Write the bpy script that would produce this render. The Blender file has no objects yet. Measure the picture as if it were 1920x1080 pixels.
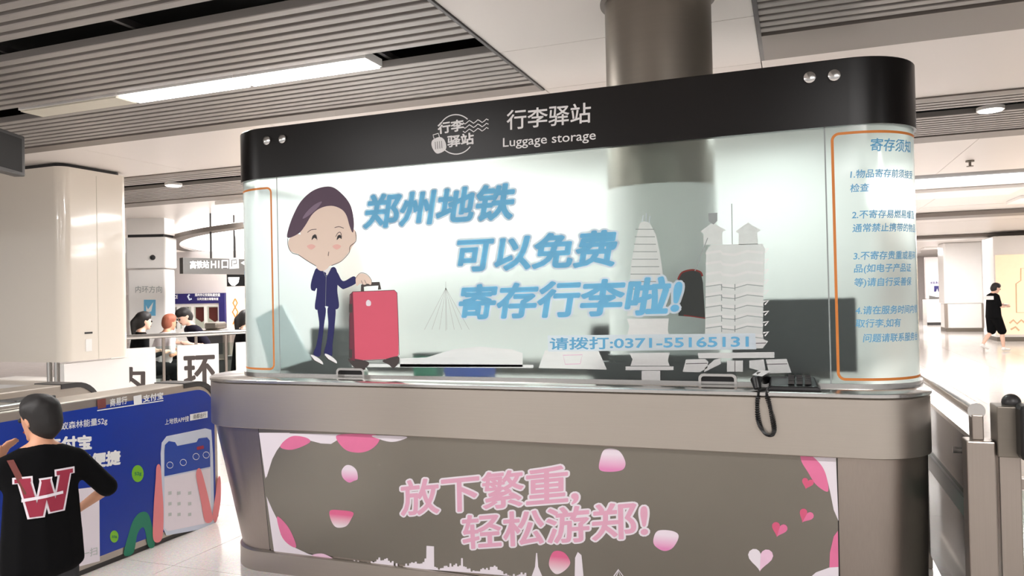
import bpy, bmesh, math, random
from mathutils import Vector, Matrix
random.seed(7)
SC = bpy.context.scene
COL = SC.collection
PI = math.pi

# ------------------------------------------------------------------ camera
F = 1416.0
H = 1.6
yaw, pitch, roll = math.radians(20.56), math.radians(0.65), math.atan(0.0215)
FWD = Vector((-math.sin(yaw) * math.cos(pitch), math.cos(yaw) * math.cos(pitch), math.sin(pitch)))
_r0 = Vector((math.cos(yaw), math.sin(yaw), 0)); _u0 = _r0.cross(FWD)
CR = _r0 * math.cos(roll) - _u0 * math.sin(roll)
CU = _r0 * math.sin(roll) + _u0 * math.cos(roll)
CAM = Vector((0, 0, H))
cd = bpy.data.cameras.new('camera'); cam = bpy.data.objects.new('camera', cd); COL.objects.link(cam)
cd.sensor_width = 36; cd.lens = F / 1920 * 36; cd.clip_start = 0.05; cd.clip_end = 300
cam.matrix_world = Matrix(((CR.x, CU.x, -FWD.x, 0), (CR.y, CU.y, -FWD.y, 0), (CR.z, CU.z, -FWD.z, H), (0, 0, 0, 1)))
SC.camera = cam

# ------------------------------------------------------------------ world, light, exposure
w = bpy.data.worlds.new('world'); SC.world = w; w.use_nodes = True
w.node_tree.nodes['Background'].inputs[0].default_value = (1.0, 0.975, 0.96, 1)
w.node_tree.nodes['Background'].inputs[1].default_value = 0.5
SC.view_settings.view_transform = 'Standard'; SC.view_settings.look = 'None'
SC.view_settings.exposure = 0.34; SC.view_settings.gamma = 1.0
SC.view_settings.use_curve_mapping = False
SC.cycles.max_bounces = 10; SC.cycles.transparent_max_bounces = 12
SC.cycles.use_denoising = True
SC.cycles.sample_clamp_indirect = 6.0

def area(name, loc, sx, sy, watt, col=(1, .97, .95), rot=(0, 0, 0)):
    l = bpy.data.lights.new(name, 'AREA'); l.shape = 'RECTANGLE'; l.size = sx; l.size_y = sy
    l.energy = watt; l.color = col
    o = bpy.data.objects.new(name, l); COL.objects.link(o); o.location = loc; o.rotation_euler = rot
    return o
CZ = 3.2      # ceiling height
# the hall's ceiling strip lights, unseen rows behind the camera included
for x in (-4.255, -3.16): area('strip_light', (x, 4.43, CZ - .02), 1.05, .18, 40)
for x in (-8, -3.7, 1.6, 6):
    for y in (0.2, -3.4):
        area('strip_light', (x, y, CZ - .02), 2.1, .2, 95)
HALL = ((-7.3, 10.0, 300), (-7.5, 12.3, 260), (-10.6, 13.4, 460), (-12.2, 14.7, 480), (-18, 19, 420), (2.2, 14.4, 130), (6.5, 14.4, 140), (5, 16.2, 190), (9, 25, 230), (4, 28, 200), (6, 34, 220), (-2, 20, 200), (-3.2, 9.95, 110), (-3, 31, 300), (-12, 31, 300), (-5, 38, 240), (4, 38, 160))
for x, y, p in HALL:  # fill lights added to brighten the far hall, no known lamps there
    area('hall_fill', (x, y, CZ - .06), 2.4, 1.0, p)
# fill lights added to brighten the kiosk inside, then its downlight
area('kiosk_fill', (-1.75, 4.75, 2.6), 2.6, .12, 17, (.97, 1, .99))
area('kiosk_fill', (-0.05, 4.75, 2.6), .5, .12, 9, (.97, 1, .99))
sp = bpy.data.lights.new('kiosk_spot', 'SPOT'); sp.energy = 14; sp.spot_size = 1.5; sp.spot_blend = .8; sp.shadow_soft_size = .03
so = bpy.data.objects.new('kiosk_spot', sp); COL.objects.link(so); so.location = (-1.27, 3.93, 2.52); so.rotation_euler = (-.55, 0, 0)

# ------------------------------------------------------------------ pixel -> point on a real surface
def ray(x, y): return FWD + CR * ((x - 960) / F) - CU * ((y - 540) / F)
def at(x, y, X=None, Y=None, Z=None, K=None):
    d = ray(x, y)
    t = K if K is not None else (X / d.x if X is not None else (Y / d.y if Y is not None else (Z - H) / d.z))
    return CAM + d * t

# ------------------------------------------------------------------ materials
def s2l(c): return c / 12.92 if c <= .04045 else ((c + .055) / 1.055) ** 2.4
def rgb(r, g, b): return (s2l(r / 255), s2l(g / 255), s2l(b / 255), 1)
def mat(name, col, rough=.5, metal=0, var=.06, scale=6, stretch=(1, 1, 1), bump=0, emit=0, coat=0, rvar=0):
    m = bpy.data.materials.new(name); m.use_nodes = True
    nt = m.node_tree; b = nt.nodes['Principled BSDF']
    tc = nt.nodes.new('ShaderNodeTexCoord'); mp = nt.nodes.new('ShaderNodeMapping'); mp.inputs['Scale'].default_value = stretch
    nz = nt.nodes.new('ShaderNodeTexNoise'); nz.inputs['Scale'].default_value = scale; nz.inputs['Detail'].default_value = 4
    nt.links.new(tc.outputs['Object'], mp.inputs[0]); nt.links.new(mp.outputs[0], nz.inputs['Vector'])
    mx = nt.nodes.new('ShaderNodeMixRGB'); nt.links.new(nz.outputs['Fac'], mx.inputs[0])
    mx.inputs[1].default_value = tuple(max(0, c * (1 - var)) for c in col[:3]) + (1,)
    mx.inputs[2].default_value = tuple(min(1, c * (1 + var)) for c in col[:3]) + (1,)
    nt.links.new(mx.outputs[0], b.inputs['Base Color'])
    b.inputs['Roughness'].default_value = rough; b.inputs['Metallic'].default_value = metal
    if coat: b.inputs['Coat Weight'].default_value = coat; b.inputs['Coat Roughness'].default_value = .06
    if rvar:
        mr = nt.nodes.new('ShaderNodeMapRange'); nt.links.new(nz.outputs['Fac'], mr.inputs[0])
        mr.inputs['To Min'].default_value = rough - rvar; mr.inputs['To Max'].default_value = rough + rvar
        nt.links.new(mr.outputs[0], b.inputs['Roughness'])
    if bump:
        bp = nt.nodes.new('ShaderNodeBump'); bp.inputs['Strength'].default_value = bump; bp.inputs['Distance'].default_value = .002
        nt.links.new(nz.outputs['Fac'], bp.inputs['Height']); nt.links.new(bp.outputs[0], b.inputs['Normal'])
    if emit:
        b.inputs['Emission Color'].default_value = col; b.inputs['Emission Strength'].default_value = emit
    return m
M = {}
M['steel'] = mat('brushed_steel', rgb(186, 178, 169), .36, .9, .05, 3, (1.2, 1.2, 90), .05, rvar=.05)
M['steel_v'] = mat('satin_steel', rgb(168, 158, 150), .32, .92, .06, 3, (60, 60, 1), .04, rvar=.05)
M['steel_dark'] = mat('dark_satin_steel', rgb(128, 121, 112), .42, .85, .05, 2, (1, 1, 30))
M['steel_bright'] = mat('polished_steel', rgb(205, 203, 200), .2, .95, .03)
M['slat'] = mat('slat_grey_metal', rgb(150, 145, 141), .42, .25, .05, 2)
M['border'] = mat('grey_border_metal', rgb(122, 114, 108), .45, .2, .05, 2)
M['void'] = mat('ceiling_void_black', rgb(16, 15, 14), .9)
M['white_ceiling'] = mat('white_ceiling_panel', rgb(224, 217, 212), .35, 0, .02, 1.2)
M['pillar'] = mat('cream_enamel_panel', rgb(228, 220, 208), .22, .0, .02, 1.0, coat=.7)
M['white'] = mat('white_paint', rgb(236, 233, 230), .4, 0, .02)
M['white_gloss'] = mat('white_gloss', rgb(240, 238, 236), .2, 0, .02)
M['header'] = mat('black_fascia_panel', rgb(13, 10, 10), .3, .0, .08, 2)
M['header'].node_tree.nodes['Principled BSDF'].inputs['Specular IOR Level'].default_value = .3
M['black'] = mat('black_plastic', rgb(18, 18, 20), .35, 0, .1)
M['black_matte'] = mat('black_cloth', rgb(9, 9, 11), .85, 0, .15, 20, bump=.2)
M['dark'] = mat('dark_grey_plastic', rgb(52, 50, 50), .4, 0, .1)
M['dark_green'] = mat('dark_green_strip', rgb(20, 62, 50), .3)
M['green'] = mat('green_stripe', rgb(20, 130, 72), .4)
M['blue'] = mat('blue_advert_vinyl', rgb(6, 50, 150), .35, 0, .05, 2)
M['blue2'] = mat('screen_blue_print', rgb(30, 70, 165), .35)
M['lit'] = mat('lit_diffuser', (1, .98, .97, 1), .5, emit=5.0)
M['lit2'] = mat('lit_diffuser_soft', (1, .99, .98, 1), .5, emit=2.2)
M['unlit'] = mat('unlit_diffuser', rgb(205, 200, 185), .5)
M['skin'] = mat('skin', rgb(205, 150, 120), .55, 0, .06, 12)
M['skin_pale'] = mat('pale_skin', rgb(232, 190, 168), .55, 0, .06, 12)
M['hair'] = mat('black_hair', rgb(22, 18, 18), .6, 0, .3, 60, (1, 1, .2), .4)
M['hair_brown'] = mat('reddish_brown_hair', rgb(150, 84, 62), .6, 0, .3, 60, (1, 1, .2), .4)
M['shorts'] = mat('grey_shorts_cloth', rgb(58, 58, 60), .9, 0, .1, 30, bump=.2)
M['white_cloth'] = mat('white_shirt_cloth', rgb(228, 220, 222), .9, 0, .05, 12, bump=.2)
M['navy_cloth'] = mat('dark_navy_cloth', rgb(36, 34, 46), .9, 0, .1, 20, bump=.2)
M['navy'] = mat('navy_fascia', rgb(34, 28, 92), .4)
M['sign_grey'] = mat('sign_grey', rgb(92, 90, 88), .4)
M['red'] = mat('dark_red_print', rgb(150, 36, 62), .7)
M['strap'] = mat('brown_red_strap', rgb(120, 62, 56), .7)
M['maroon'] = mat('maroon_pennant', rgb(120, 40, 36), .7)
# print inks
M['ink_white'] = mat('white_ink', rgb(240, 240, 240), .5, 0, .01)
M['ink_sign'] = mat('sign_white_ink', rgb(230, 228, 228), .5, 0, .01)
M['ink_cyan'] = mat('sky_blue_ink', rgb(108, 182, 222), .5, 0, .05, 9)
M['ink_blue'] = mat('blue_ink', rgb(96, 170, 212), .5, 0, .05, 9)
M['ink_halo'] = mat('pale_blue_halo', rgb(218, 232, 242), .5, 0, .01)
M['ink_orange'] = mat('orange_line', rgb(214, 128, 52), .5)
M['ink_pink'] = mat('pink_ink', rgb(224, 168, 192), .5, 0, .05, 14)
M['ink_petal'] = mat('petal_pink', rgb(226, 118, 160), .45, 0, .12, 9)
M['ink_petal_pale'] = mat('pale_petal_pink', rgb(236, 196, 220), .45, 0, .08, 22)
M['ink_petal_white'] = mat('petal_white', rgb(232, 224, 232), .45, 0, .03)
def grad_mat(name, c0, c1):
    m = mat(name, c0, .45); nt = m.node_tree; b = nt.nodes['Principled BSDF']; tc = [n for n in nt.nodes if n.type == 'TEX_COORD'][0]
    sx = nt.nodes.new('ShaderNodeSeparateXYZ'); nt.links.new(tc.outputs['Generated'], sx.inputs[0])
    mr = nt.nodes.new('ShaderNodeMapRange'); nt.links.new(sx.outputs['Z'], mr.inputs[0]); mr.inputs['From Min'].default_value = .1; mr.inputs['From Max'].default_value = .75
    mx = nt.nodes.new('ShaderNodeMixRGB'); nt.links.new(mr.outputs[0], mx.inputs[0]); mx.inputs[1].default_value = c0; mx.inputs[2].default_value = c1
    nt.links.new(mx.outputs[0], b.inputs['Base Color']); return m
M['petal_up'] = grad_mat('petal_pink_to_white', rgb(226, 140, 190), rgb(236, 222, 234))
M['petal_down'] = grad_mat('petal_white_to_pink', rgb(232, 218, 224), rgb(222, 104, 146))
M['ink_heart'] = mat('heart_rose', rgb(214, 92, 128), .45, 0, .08)
M['ink_line'] = mat('dark_outline_ink', rgb(60, 44, 52), .6)
M['ink_grey'] = mat('grey_line_ink', rgb(150, 158, 158), .6)
M['ink_dim'] = mat('pale_grey_green_ink', rgb(186, 192, 190), .6)
M['ink_face'] = mat('cartoon_skin', rgb(236, 214, 198), .6, 0, .02)
M['ink_blush'] = mat('cartoon_blush', rgb(236, 186, 176), .6, 0, .02)
M['ink_hair'] = mat('cartoon_hair', rgb(86, 66, 84), .6, 0, .1, 6)
M['ink_hair_light'] = mat('cartoon_hair_sheen', rgb(128, 108, 128), .6, 0, .1, 6)
M['ink_suit'] = mat('cartoon_navy_suit', rgb(24, 26, 92), .6, 0, .05)
M['ink_case'] = mat('cartoon_red_suitcase', rgb(218, 88, 112), .5, 0, .03, 4)
M['ink_case_dark'] = mat('cartoon_case_dark', rgb(112, 44, 62), .5)
M['ink_black'] = mat('black_ink', rgb(30, 26, 28), .5)
M['ink_brown'] = mat('dark_brown_ink', rgb(66, 58, 56), .5)
M['ink_green'] = mat('lime_green_ink', rgb(120, 186, 40), .5)
M['ink_teal'] = mat('leaf_green_ink', rgb(24, 120, 92), .5)
M['ink_finger'] = mat('printed_finger_pink', rgb(228, 134, 138), .5)
M['ink_pale'] = mat('printed_phone_white', rgb(206, 214, 230), .5)
M['poster'] = mat('shaded_panel_steel', rgb(136, 131, 122), .3, .6, .12, 1.2)  # steel front panel; shade of its downward tilt put into the darker colour
M['ink_tan'] = mat('tan_line', rgb(226, 190, 150), .6)
M['cream_lit'] = mat('cream_light_box', rgb(250, 226, 192), .5, emit=.3)
M['desk'] = mat('dark_desk', rgb(34, 40, 38), .5)
M['teal_box'] = mat('pale_board', rgb(222, 232, 234), .5)
M['wall_far'] = mat('pale_wall_panel', rgb(206, 198, 196), .4, 0, .03)

for k_ in ('black_matte', 'navy_cloth', 'shorts'): M[k_].node_tree.nodes['Principled BSDF'].inputs['Specular IOR Level'].default_value = .12
def film_mat():
    m = bpy.data.materials.new('frosted_film'); m.use_nodes = True; nt = m.node_tree; nt.nodes.clear()
    out = nt.nodes.new('ShaderNodeOutputMaterial')
    tc = nt.nodes.new('ShaderNodeTexCoord'); nz = nt.nodes.new('ShaderNodeTexNoise'); nz.inputs['Scale'].default_value = 1.3
    nt.links.new(tc.outputs['Object'], nz.inputs['Vector'])
    cr = nt.nodes.new('ShaderNodeMixRGB'); nt.links.new(nz.outputs['Fac'], cr.inputs[0])
    cr.inputs[1].default_value = rgb(222, 236, 233); cr.inputs[2].default_value = rgb(234, 243, 240)
    rf = nt.nodes.new('ShaderNodeBsdfRefraction'); rf.inputs['IOR'].default_value = 1.1; rf.distribution = 'BECKMANN'; rf.inputs['Roughness'].default_value = .52
    rf.inputs['Color'].default_value = rgb(236, 250, 247)
    tr = nt.nodes.new('ShaderNodeBsdfTranslucent'); df = nt.nodes.new('ShaderNodeBsdfDiffuse')
    nt.links.new(cr.outputs[0], tr.inputs[0]); nt.links.new(cr.outputs[0], df.inputs[0])
    a = nt.nodes.new('ShaderNodeMixShader'); a.inputs[0].default_value = .5
    nt.links.new(df.outputs[0], a.inputs[1]); nt.links.new(tr.outputs[0], a.inputs[2])
    b = nt.nodes.new('ShaderNodeMixShader'); b.inputs[0].default_value = .94
    nt.links.new(a.outputs[0], b.inputs[1]); nt.links.new(rf.outputs[0], b.inputs[2])
    g = nt.nodes.new('ShaderNodeBsdfGlossy'); g.inputs['Roughness'].default_value = .12
    fr = nt.nodes.new('ShaderNodeFresnel'); fr.inputs[0].default_value = 1.45
    c = nt.nodes.new('ShaderNodeMixShader'); nt.links.new(fr.outputs[0], c.inputs[0])
    nt.links.new(b.outputs[0], c.inputs[1]); nt.links.new(g.outputs[0], c.inputs[2])
    nt.links.new(c.outputs[0], out.inputs[0]); return m
M['film'] = film_mat()
def glass_mat(name, tint, rough=.02, fac=.12):
    m = bpy.data.materials.new(name); m.use_nodes = True; nt = m.node_tree; nt.nodes.clear()
    out = nt.nodes.new('ShaderNodeOutputMaterial')
    t = nt.nodes.new('ShaderNodeBsdfTransparent'); t.inputs[0].default_value = tint
    g = nt.nodes.new('ShaderNodeBsdfGlossy'); g.inputs['Roughness'].default_value = rough
    lw = nt.nodes.new('ShaderNodeLayerWeight'); lw.inputs[0].default_value = fac
    c = nt.nodes.new('ShaderNodeMixShader'); nt.links.new(lw.outputs['Fresnel'], c.inputs[0])
    nt.links.new(t.outputs[0], c.inputs[1]); nt.links.new(g.outputs[0], c.inputs[2])
    nt.links.new(c.outputs[0], out.inputs[0]); return m
M['glass'] = glass_mat('clear_glass', (.86, .92, .9, 1))
M['glass_grey'] = glass_mat('grey_glass', (.5, .52, .5, 1), .08, .35)

def film_ink(name, col):
    m = bpy.data.materials.new(name); m.use_nodes = True; nt = m.node_tree; nt.nodes.clear()
    out = nt.nodes.new('ShaderNodeOutputMaterial'); tr = nt.nodes.new('ShaderNodeBsdfTranslucent'); df = nt.nodes.new('ShaderNodeBsdfDiffuse')
    nz = nt.nodes.new('ShaderNodeTexNoise'); nz.inputs['Scale'].default_value = 7
    cr = nt.nodes.new('ShaderNodeMixRGB'); nt.links.new(nz.outputs['Fac'], cr.inputs[0])
    cr.inputs[1].default_value = tuple(c * .96 for c in col[:3]) + (1,); cr.inputs[2].default_value = tuple(min(1, c * 1.04) for c in col[:3]) + (1,)
    nt.links.new(cr.outputs[0], tr.inputs[0]); nt.links.new(cr.outputs[0], df.inputs[0])
    a = nt.nodes.new('ShaderNodeMixShader'); a.inputs[0].default_value = .45
    nt.links.new(df.outputs[0], a.inputs[1]); nt.links.new(tr.outputs[0], a.inputs[2]); nt.links.new(a.outputs[0], out.inputs[0]); return m
M['film_white'] = film_ink('white_window_film', rgb(248, 248, 248)); M['film_pale'] = film_ink('pale_window_film', rgb(240, 243, 242))
M['film_cyan'] = film_ink('sky_blue_window_film', rgb(150, 222, 252)); M['film_halo'] = film_ink('pale_blue_window_film', rgb(232, 242, 250))
def floor_mat():
    m = mat('polished_granite_tile', rgb(214, 208, 203), .12, 0, .1, 45)
    nt = m.node_tree; b = nt.nodes['Principled BSDF']
    v = nt.nodes.new('ShaderNodeTexVoronoi'); v.inputs['Scale'].default_value = 160
    tc = [n for n in nt.nodes if n.type == 'TEX_COORD'][0]
    nt.links.new(tc.outputs['Object'], v.inputs['Vector'])
    mx = nt.nodes.new('ShaderNodeMixRGB'); mx.blend_type = 'MULTIPLY'; mx.inputs[0].default_value = .22
    old = b.inputs['Base Color'].links[0].from_socket
    nt.links.new(old, mx.inputs[1]); nt.links.new(v.outputs['Color'], mx.inputs[2]); nt.links.new(mx.outputs[0], b.inputs['Base Color'])
    return m
M['floor'] = floor_mat()

# ------------------------------------------------------------------ mesh builder
class MB:
    def __init__(s): s.v = []; s.f = []
    def add(s, vs, fs):
        n = len(s.v); s.v += [tuple(p) for p in vs]; s.f += [tuple(i + n for i in f) for f in fs]; return s
    def box(s, x0, x1, y0, y1, z0, z1, rz=0, piv=None):
        vs = [Vector((x, y, z)) for z in (z0, z1) for y in (y0, y1) for x in (x0, x1)]
        if rz:
            pv = Vector(piv) if piv else Vector(((x0 + x1) / 2, (y0 + y1) / 2, 0)); R = Matrix.Rotation(rz, 3, 'Z')
            vs = [R @ (p - pv) + pv for p in vs]
        return s.add(vs, [(0, 2, 3, 1), (4, 5, 7, 6), (0, 1, 5, 4), (1, 3, 7, 5), (3, 2, 6, 7), (2, 0, 4, 6)])
    def hexa(s, q, d):      # quad q extruded by vector d
        q = [Vector(p) for p in q]; r = [p + Vector(d) for p in q]
        return s.prism(q, r)
    def prism(s, q, r):
        n = len(q)
        return s.add(list(q) + list(r), [tuple(range(n)), tuple(range(2 * n - 1, n - 1, -1))] + [(i, i + n, (i + 1) % n + n, (i + 1) % n) for i in range(n)])
    def tube(s, pts, r, n=10, cap=True):
        pts = [Vector(p) for p in pts]; N = len(pts); rr = r if isinstance(r, (list, tuple)) else [r] * N
        up = None; rings = []
        for i, p in enumerate(pts):
            t = (pts[min(i + 1, N - 1)] - pts[max(i - 1, 0)]).normalized()
            if up is None: up = Vector((0, 0, 1)) if abs(t.z) < .9 else Vector((1, 0, 0))
            a = t.cross(up).normalized(); up = a.cross(t).normalized()
            rings.append([p + (a * math.cos(2 * PI * k / n) + up * math.sin(2 * PI * k / n)) * rr[i] for k in range(n)])
        vs = [q for rg in rings for q in rg]; fs = []
        for i in range(N - 1):
            for k in range(n):
                fs.append((i * n + k, i * n + (k + 1) % n, (i + 1) * n + (k + 1) % n, (i + 1) * n + k))
        if cap: fs += [tuple(range(n - 1, -1, -1)), tuple((N - 1) * n + k for k in range(n))]
        return s.add(vs, fs)
    def cyl(s, c, r, h, n=24, axis='z', r2=None):
        c = Vector(c); ax = {'x': Vector((1, 0, 0)), 'y': Vector((0, 1, 0)), 'z': Vector((0, 0, 1))}[axis]
        return s.tube([c, c + ax * h], [r, r if r2 is None else r2], n)
    def loft(s, loops, closed=True, cap0=False, cap1=False):
        n = len(loops[0]); vs = [p for l in loops for p in l]; fs = []
        for i in range(len(loops) - 1):
            for k in range(n if closed else n - 1):
                fs.append((i * n + k, i * n + (k + 1) % n, (i + 1) * n + (k + 1) % n, (i + 1) * n + k))
        if cap0: fs.append(tuple(range(n - 1, -1, -1)))
        if cap1: fs.append(tuple((len(loops) - 1) * n + k for k in range(n)))
        return s.add(vs, fs)
    def sphere(s, c, r, nu=16, nv=10, sc=(1, 1, 1)):
        loops = []
        for j in range(nv + 1):
            a = PI * j / nv; rr = max(math.sin(a), 1e-3)
            loops.append([(c[0] + r * sc[0] * rr * math.cos(2 * PI * k / nu), c[1] + r * sc[1] * rr * math.sin(2 * PI * k / nu), c[2] - r * sc[2] * math.cos(a)) for k in range(nu)])
        return s.loft(loops)

def root_loc(p):
    while p.parent: p = p.parent
    return p
def link(o, parent=None):
    COL.objects.link(o)
    if parent is not None:
        o.parent = parent
        if parent.type == 'EMPTY' and parent.parent is None and not parent.get('_local'):
            o.location = -Vector(parent.location)
    return o
def obj(name, mb, m, parent=None, smooth=False, bevel=0, tri=False, fix=True):
    me = bpy.data.meshes.new(name); me.from_pydata(mb.v, [], mb.f); me.update()
    if fix:
        bm = bmesh.new(); bm.from_mesh(me); bmesh.ops.recalc_face_normals(bm, faces=bm.faces)
        if tri: bmesh.ops.triangulate(bm, faces=bm.faces)
        bm.to_mesh(me); bm.free()
    me.materials.append(M[m] if isinstance(m, str) else m)
    if smooth:
        me.polygons.foreach_set('use_smooth', [True] * len(me.polygons))
        try: me.set_sharp_from_angle(angle=math.radians(40))
        except Exception: pass
    o = bpy.data.objects.new(name, me); link(o, parent)
    if bevel:
        b = o.modifiers.new('bevel', 'BEVEL'); b.width = bevel; b.segments = 2; b.limit_method = 'ANGLE'; b.angle_limit = .6
    return o
def tag(o, label, cat, group=None):
    o['label'] = label; o['category'] = cat
    if group: o['group'] = group
    return o
def thing(name, label, cat, loc=(0, 0, 0), group=None, rz=0, local=False):
    o = bpy.data.objects.new(name, None); o.empty_display_size = .1; COL.objects.link(o)
    o.location = loc; o.rotation_euler = (0, 0, rz)
    if local: o['_local'] = 1
    return tag(o, label, cat, group)
def struct(o, label=None):
    o['kind'] = 'structure'
    if label: o['label'] = label
    return o
def sroot(name, label=None):
    o = bpy.data.objects.new(name, None); COL.objects.link(o); return struct(o, label)
def boxobj(name, a, m, parent=None, bevel=0, **k): return obj(name, MB().box(*a, **k), m, parent, bevel=bevel)

# ------------------------------------------------------------------ text as outlines
_tc = {}
def glyphs(txt, off=0.0, shear=0.0, res=3):
    """outline of the words; off thickens every stroke by a round pen along its contour"""
    key = (txt, off, shear)
    if key in _tc: return _tc[key]
    cu = bpy.data.curves.new('txt', 'FONT'); cu.body = txt; cu.shear = shear; cu.resolution_u = res; cu.size = 1
    ob = bpy.data.objects.new('txt', cu); COL.objects.link(ob)
    dg = bpy.context.evaluated_depsgraph_get(); me = bpy.data.meshes.new_from_object(ob.evaluated_get(dg))
    vs = [tuple(v.co) for v in me.vertices]; fs = [tuple(p.vertices) for p in me.polygons]
    bpy.data.objects.remove(ob); bpy.data.curves.remove(cu); bpy.data.meshes.remove(me)
    if off > 0:
        cnt = {}
        for f in fs:
            for a, b in zip(f, f[1:] + f[:1]):
                k = (min(a, b), max(a, b)); cnt[k] = cnt.get(k, 0) + 1
        for (a, b), c in [x for x in cnt.items() if x[1] == 1]:
            pa, pb = Vector(vs[a]), Vector(vs[b]); d = pb - pa
            if d.length < 1e-6: continue
            d = d.normalized() * off; n_ = Vector((-d.y, d.x, 0)); k = len(vs)
            h_ = Vector((0, 0, (1 + k // 8 % 90) * 5e-6)); pa = pa.copy() + h_; pb = pb.copy() + h_; pa.z = pb.z = h_.z
            vs += [tuple(pa + n_), tuple(pa + n_ * .4 - d * .9), tuple(pa - n_ * .4 - d * .9), tuple(pa - n_), tuple(pb - n_), tuple(pb - n_ * .4 + d * .9), tuple(pb + n_ * .4 + d * .9), tuple(pb + n_)]
            fs.append(tuple(range(k, k + 8)))
    _tc[key] = (vs, fs); return vs, fs
def text(name, txt, mapf, p0, p1, p2, m, parent, bold=.0, shear=0, off=0, refbold=None):
    """p0 lower left, p1 lower right, p2 upper left of the word's box in the surface's (s,z); mapf(s,z,off)->xyz"""
    rv, _ = glyphs(txt, bold if refbold is None else refbold, shear)
    x0 = min(v[0] for v in rv); x1 = max(v[0] for v in rv); y0 = min(v[1] for v in rv); y1 = max(v[1] for v in rv)
    vs, fs = glyphs(txt, bold, shear); mb = MB(); out = []
    for v in vs:
        u = (v[0] - x0) / (x1 - x0); t = (v[1] - y0) / (y1 - y0)
        out.append(mapf(p0[0] + u * (p1[0] - p0[0]) + t * (p2[0] - p0[0]), p0[1] + u * (p1[1] - p0[1]) + t * (p2[1] - p0[1]), off + v[2]))
    mb.add(out, fs)
    o = obj(name, mb, m, parent, fix=False); return o
def spline(pts, n=6, closed=True):
    out = []; N = len(pts)
    for i in range(N if closed else N - 1):
        g = lambda k: pts[k % N] if closed else pts[max(0, min(N - 1, k))]
        p0, p1, p2, p3 = g(i - 1), g(i), g(i + 1), g(i + 2)
        for j in range(n):
            t = j / n
            out.append(tuple(.5 * ((2 * p1[a]) + (-p0[a] + p2[a]) * t + (2 * p0[a] - 5 * p1[a] + 4 * p2[a] - p3[a]) * t * t + (-p0[a] + 3 * p1[a] - 3 * p2[a] + p3[a]) * t ** 3) for a in (0, 1)))
    if not closed: out.append(tuple(pts[-1]))
    return out
class Surf:
    """a printed surface: inv(px,py)->(s,z), map(s,z,off)->xyz"""
    def __init__(s, inv, mp): s.inv = inv; s.map = mp
    def text(s, txt, a, b, c, m, parent, name='lettering', **k):
        return text(name, txt, s.map, s.inv(*a), s.inv(*b), s.inv(*c), m, parent, **k)
    def halo(s, txt, a, b, c, m, mh, parent, bold=.02, halo=.05, off=.0008, shear=0, name='lettering'):
        s.text(txt, a, b, c, mh, parent, name=name + '_outline', bold=halo, refbold=bold, shear=shear, off=off)
        return s.text(txt, a, b, c, m, parent, name=name, bold=bold, shear=shear, off=off + .0008)
    def poly(s, name, pts, m, parent, off=.001, smooth=True, n=6):
        q = [s.inv(*p) for p in pts]
        if smooth: q = spline(q, n)
        mb = MB(); mb.add([s.map(a, b, off) for a, b in q], [tuple(range(len(q)))])
        return obj(name, mb, m, parent, tri=True)
    def line(s, name, pts, wd, m, parent, off=.0012, smooth=False, closed=False, n=5):
        q = [s.inv(*p) for p in pts]
        if smooth: q = spline(q, n, closed)
        return s.sline(name, q, wd, m, parent, off, closed)
    def sline(s, name, q, wd, m, parent, off=.0012, closed=False):
        mb = MB(); N = len(q); L = []; R = []
        for i in range(N):
            a = q[(i - 1) % N] if closed or i else q[0]; b = q[(i + 1) % N] if closed or i < N - 1 else q[-1]
            d = Vector((b[0] - a[0], b[1] - a[1])); d = d.normalized() if d.length else Vector((1, 0)); nn = Vector((-d.y, d.x)) * wd / 2
            L.append(s.map(q[i][0] + nn.x, q[i][1] + nn.y, off)); R.append(s.map(q[i][0] - nn.x, q[i][1] - nn.y, off))
        fs = [(i, (i + 1) % N, (i + 1) % N + N, i + N) for i in range(N if closed else N - 1)]
        mb.add(L + R, fs); return obj(name, mb, m, parent, fix=False)
def lines(surf, name, segs, wd, m, parent, off=.0012):
    """many printed strokes as one print"""
    mb = MB()
    for pts in segs:
        q = [surf.inv(*p) for p in pts]; N = len(q); L = []; R = []
        for i in range(N):
            a = q[max(i - 1, 0)]; b = q[min(i + 1, N - 1)]
            d = Vector((b[0] - a[0], b[1] - a[1])).normalized(); nn = Vector((-d.y, d.x)) * wd / 2
            L.append(surf.map(q[i][0] + nn.x, q[i][1] + nn.y, off)); R.append(surf.map(q[i][0] - nn.x, q[i][1] - nn.y, off))
        mb.add(L + R, [(i, i + 1, i + 1 + N, i + N) for i in range(N - 1)])
    return obj(name, mb, m, parent, fix=False)
def vsurf(A, B):
    """vertical plane through A and B, printed side towards the camera"""
    A = Vector((A[0], A[1], 0)); B = Vector((B[0], B[1], 0)); e = (B - A).normalized(); nrm = Vector((e.y, -e.x, 0))
    if nrm.dot(CAM - A) < 0: nrm = -nrm
    def inv(x, y):
        d = ray(x, y); t = nrm.dot(A - CAM) / nrm.dot(d); p = CAM + d * t
        return ((p - A).dot(e), p.z)
    def mp(s, z, off=0):
        p = A + e * s + nrm * off; return (p.x, p.y, z)
    S = Surf(inv, mp); S.e = e; S.n = nrm; S.A = A; return S
def slab(S, name, x0, x1, ytop, ybot, th, m, parent=None, off=0, bevel=0):
    """upright board on surface S spanning the given pixel box (taken at its left side), thickness behind it"""
    s0, zt = S.inv(x0, ytop); s1, _ = S.inv(x1, ytop); _, zb = S.inv(x0, ybot)
    return slab_sz(S, name, s0, s1, zb, zt, th, m, parent, off, bevel)
def slab_sz(S, name, s0, s1, zb, zt, th, m, parent=None, off=0, bevel=0):
    q = [S.map(s0, zb, off), S.map(s1, zb, off), S.map(s1, zt, off), S.map(s0, zt, off)]
    return obj(name, MB().hexa(q, -S.n * th), m, parent, bevel=bevel)

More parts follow.
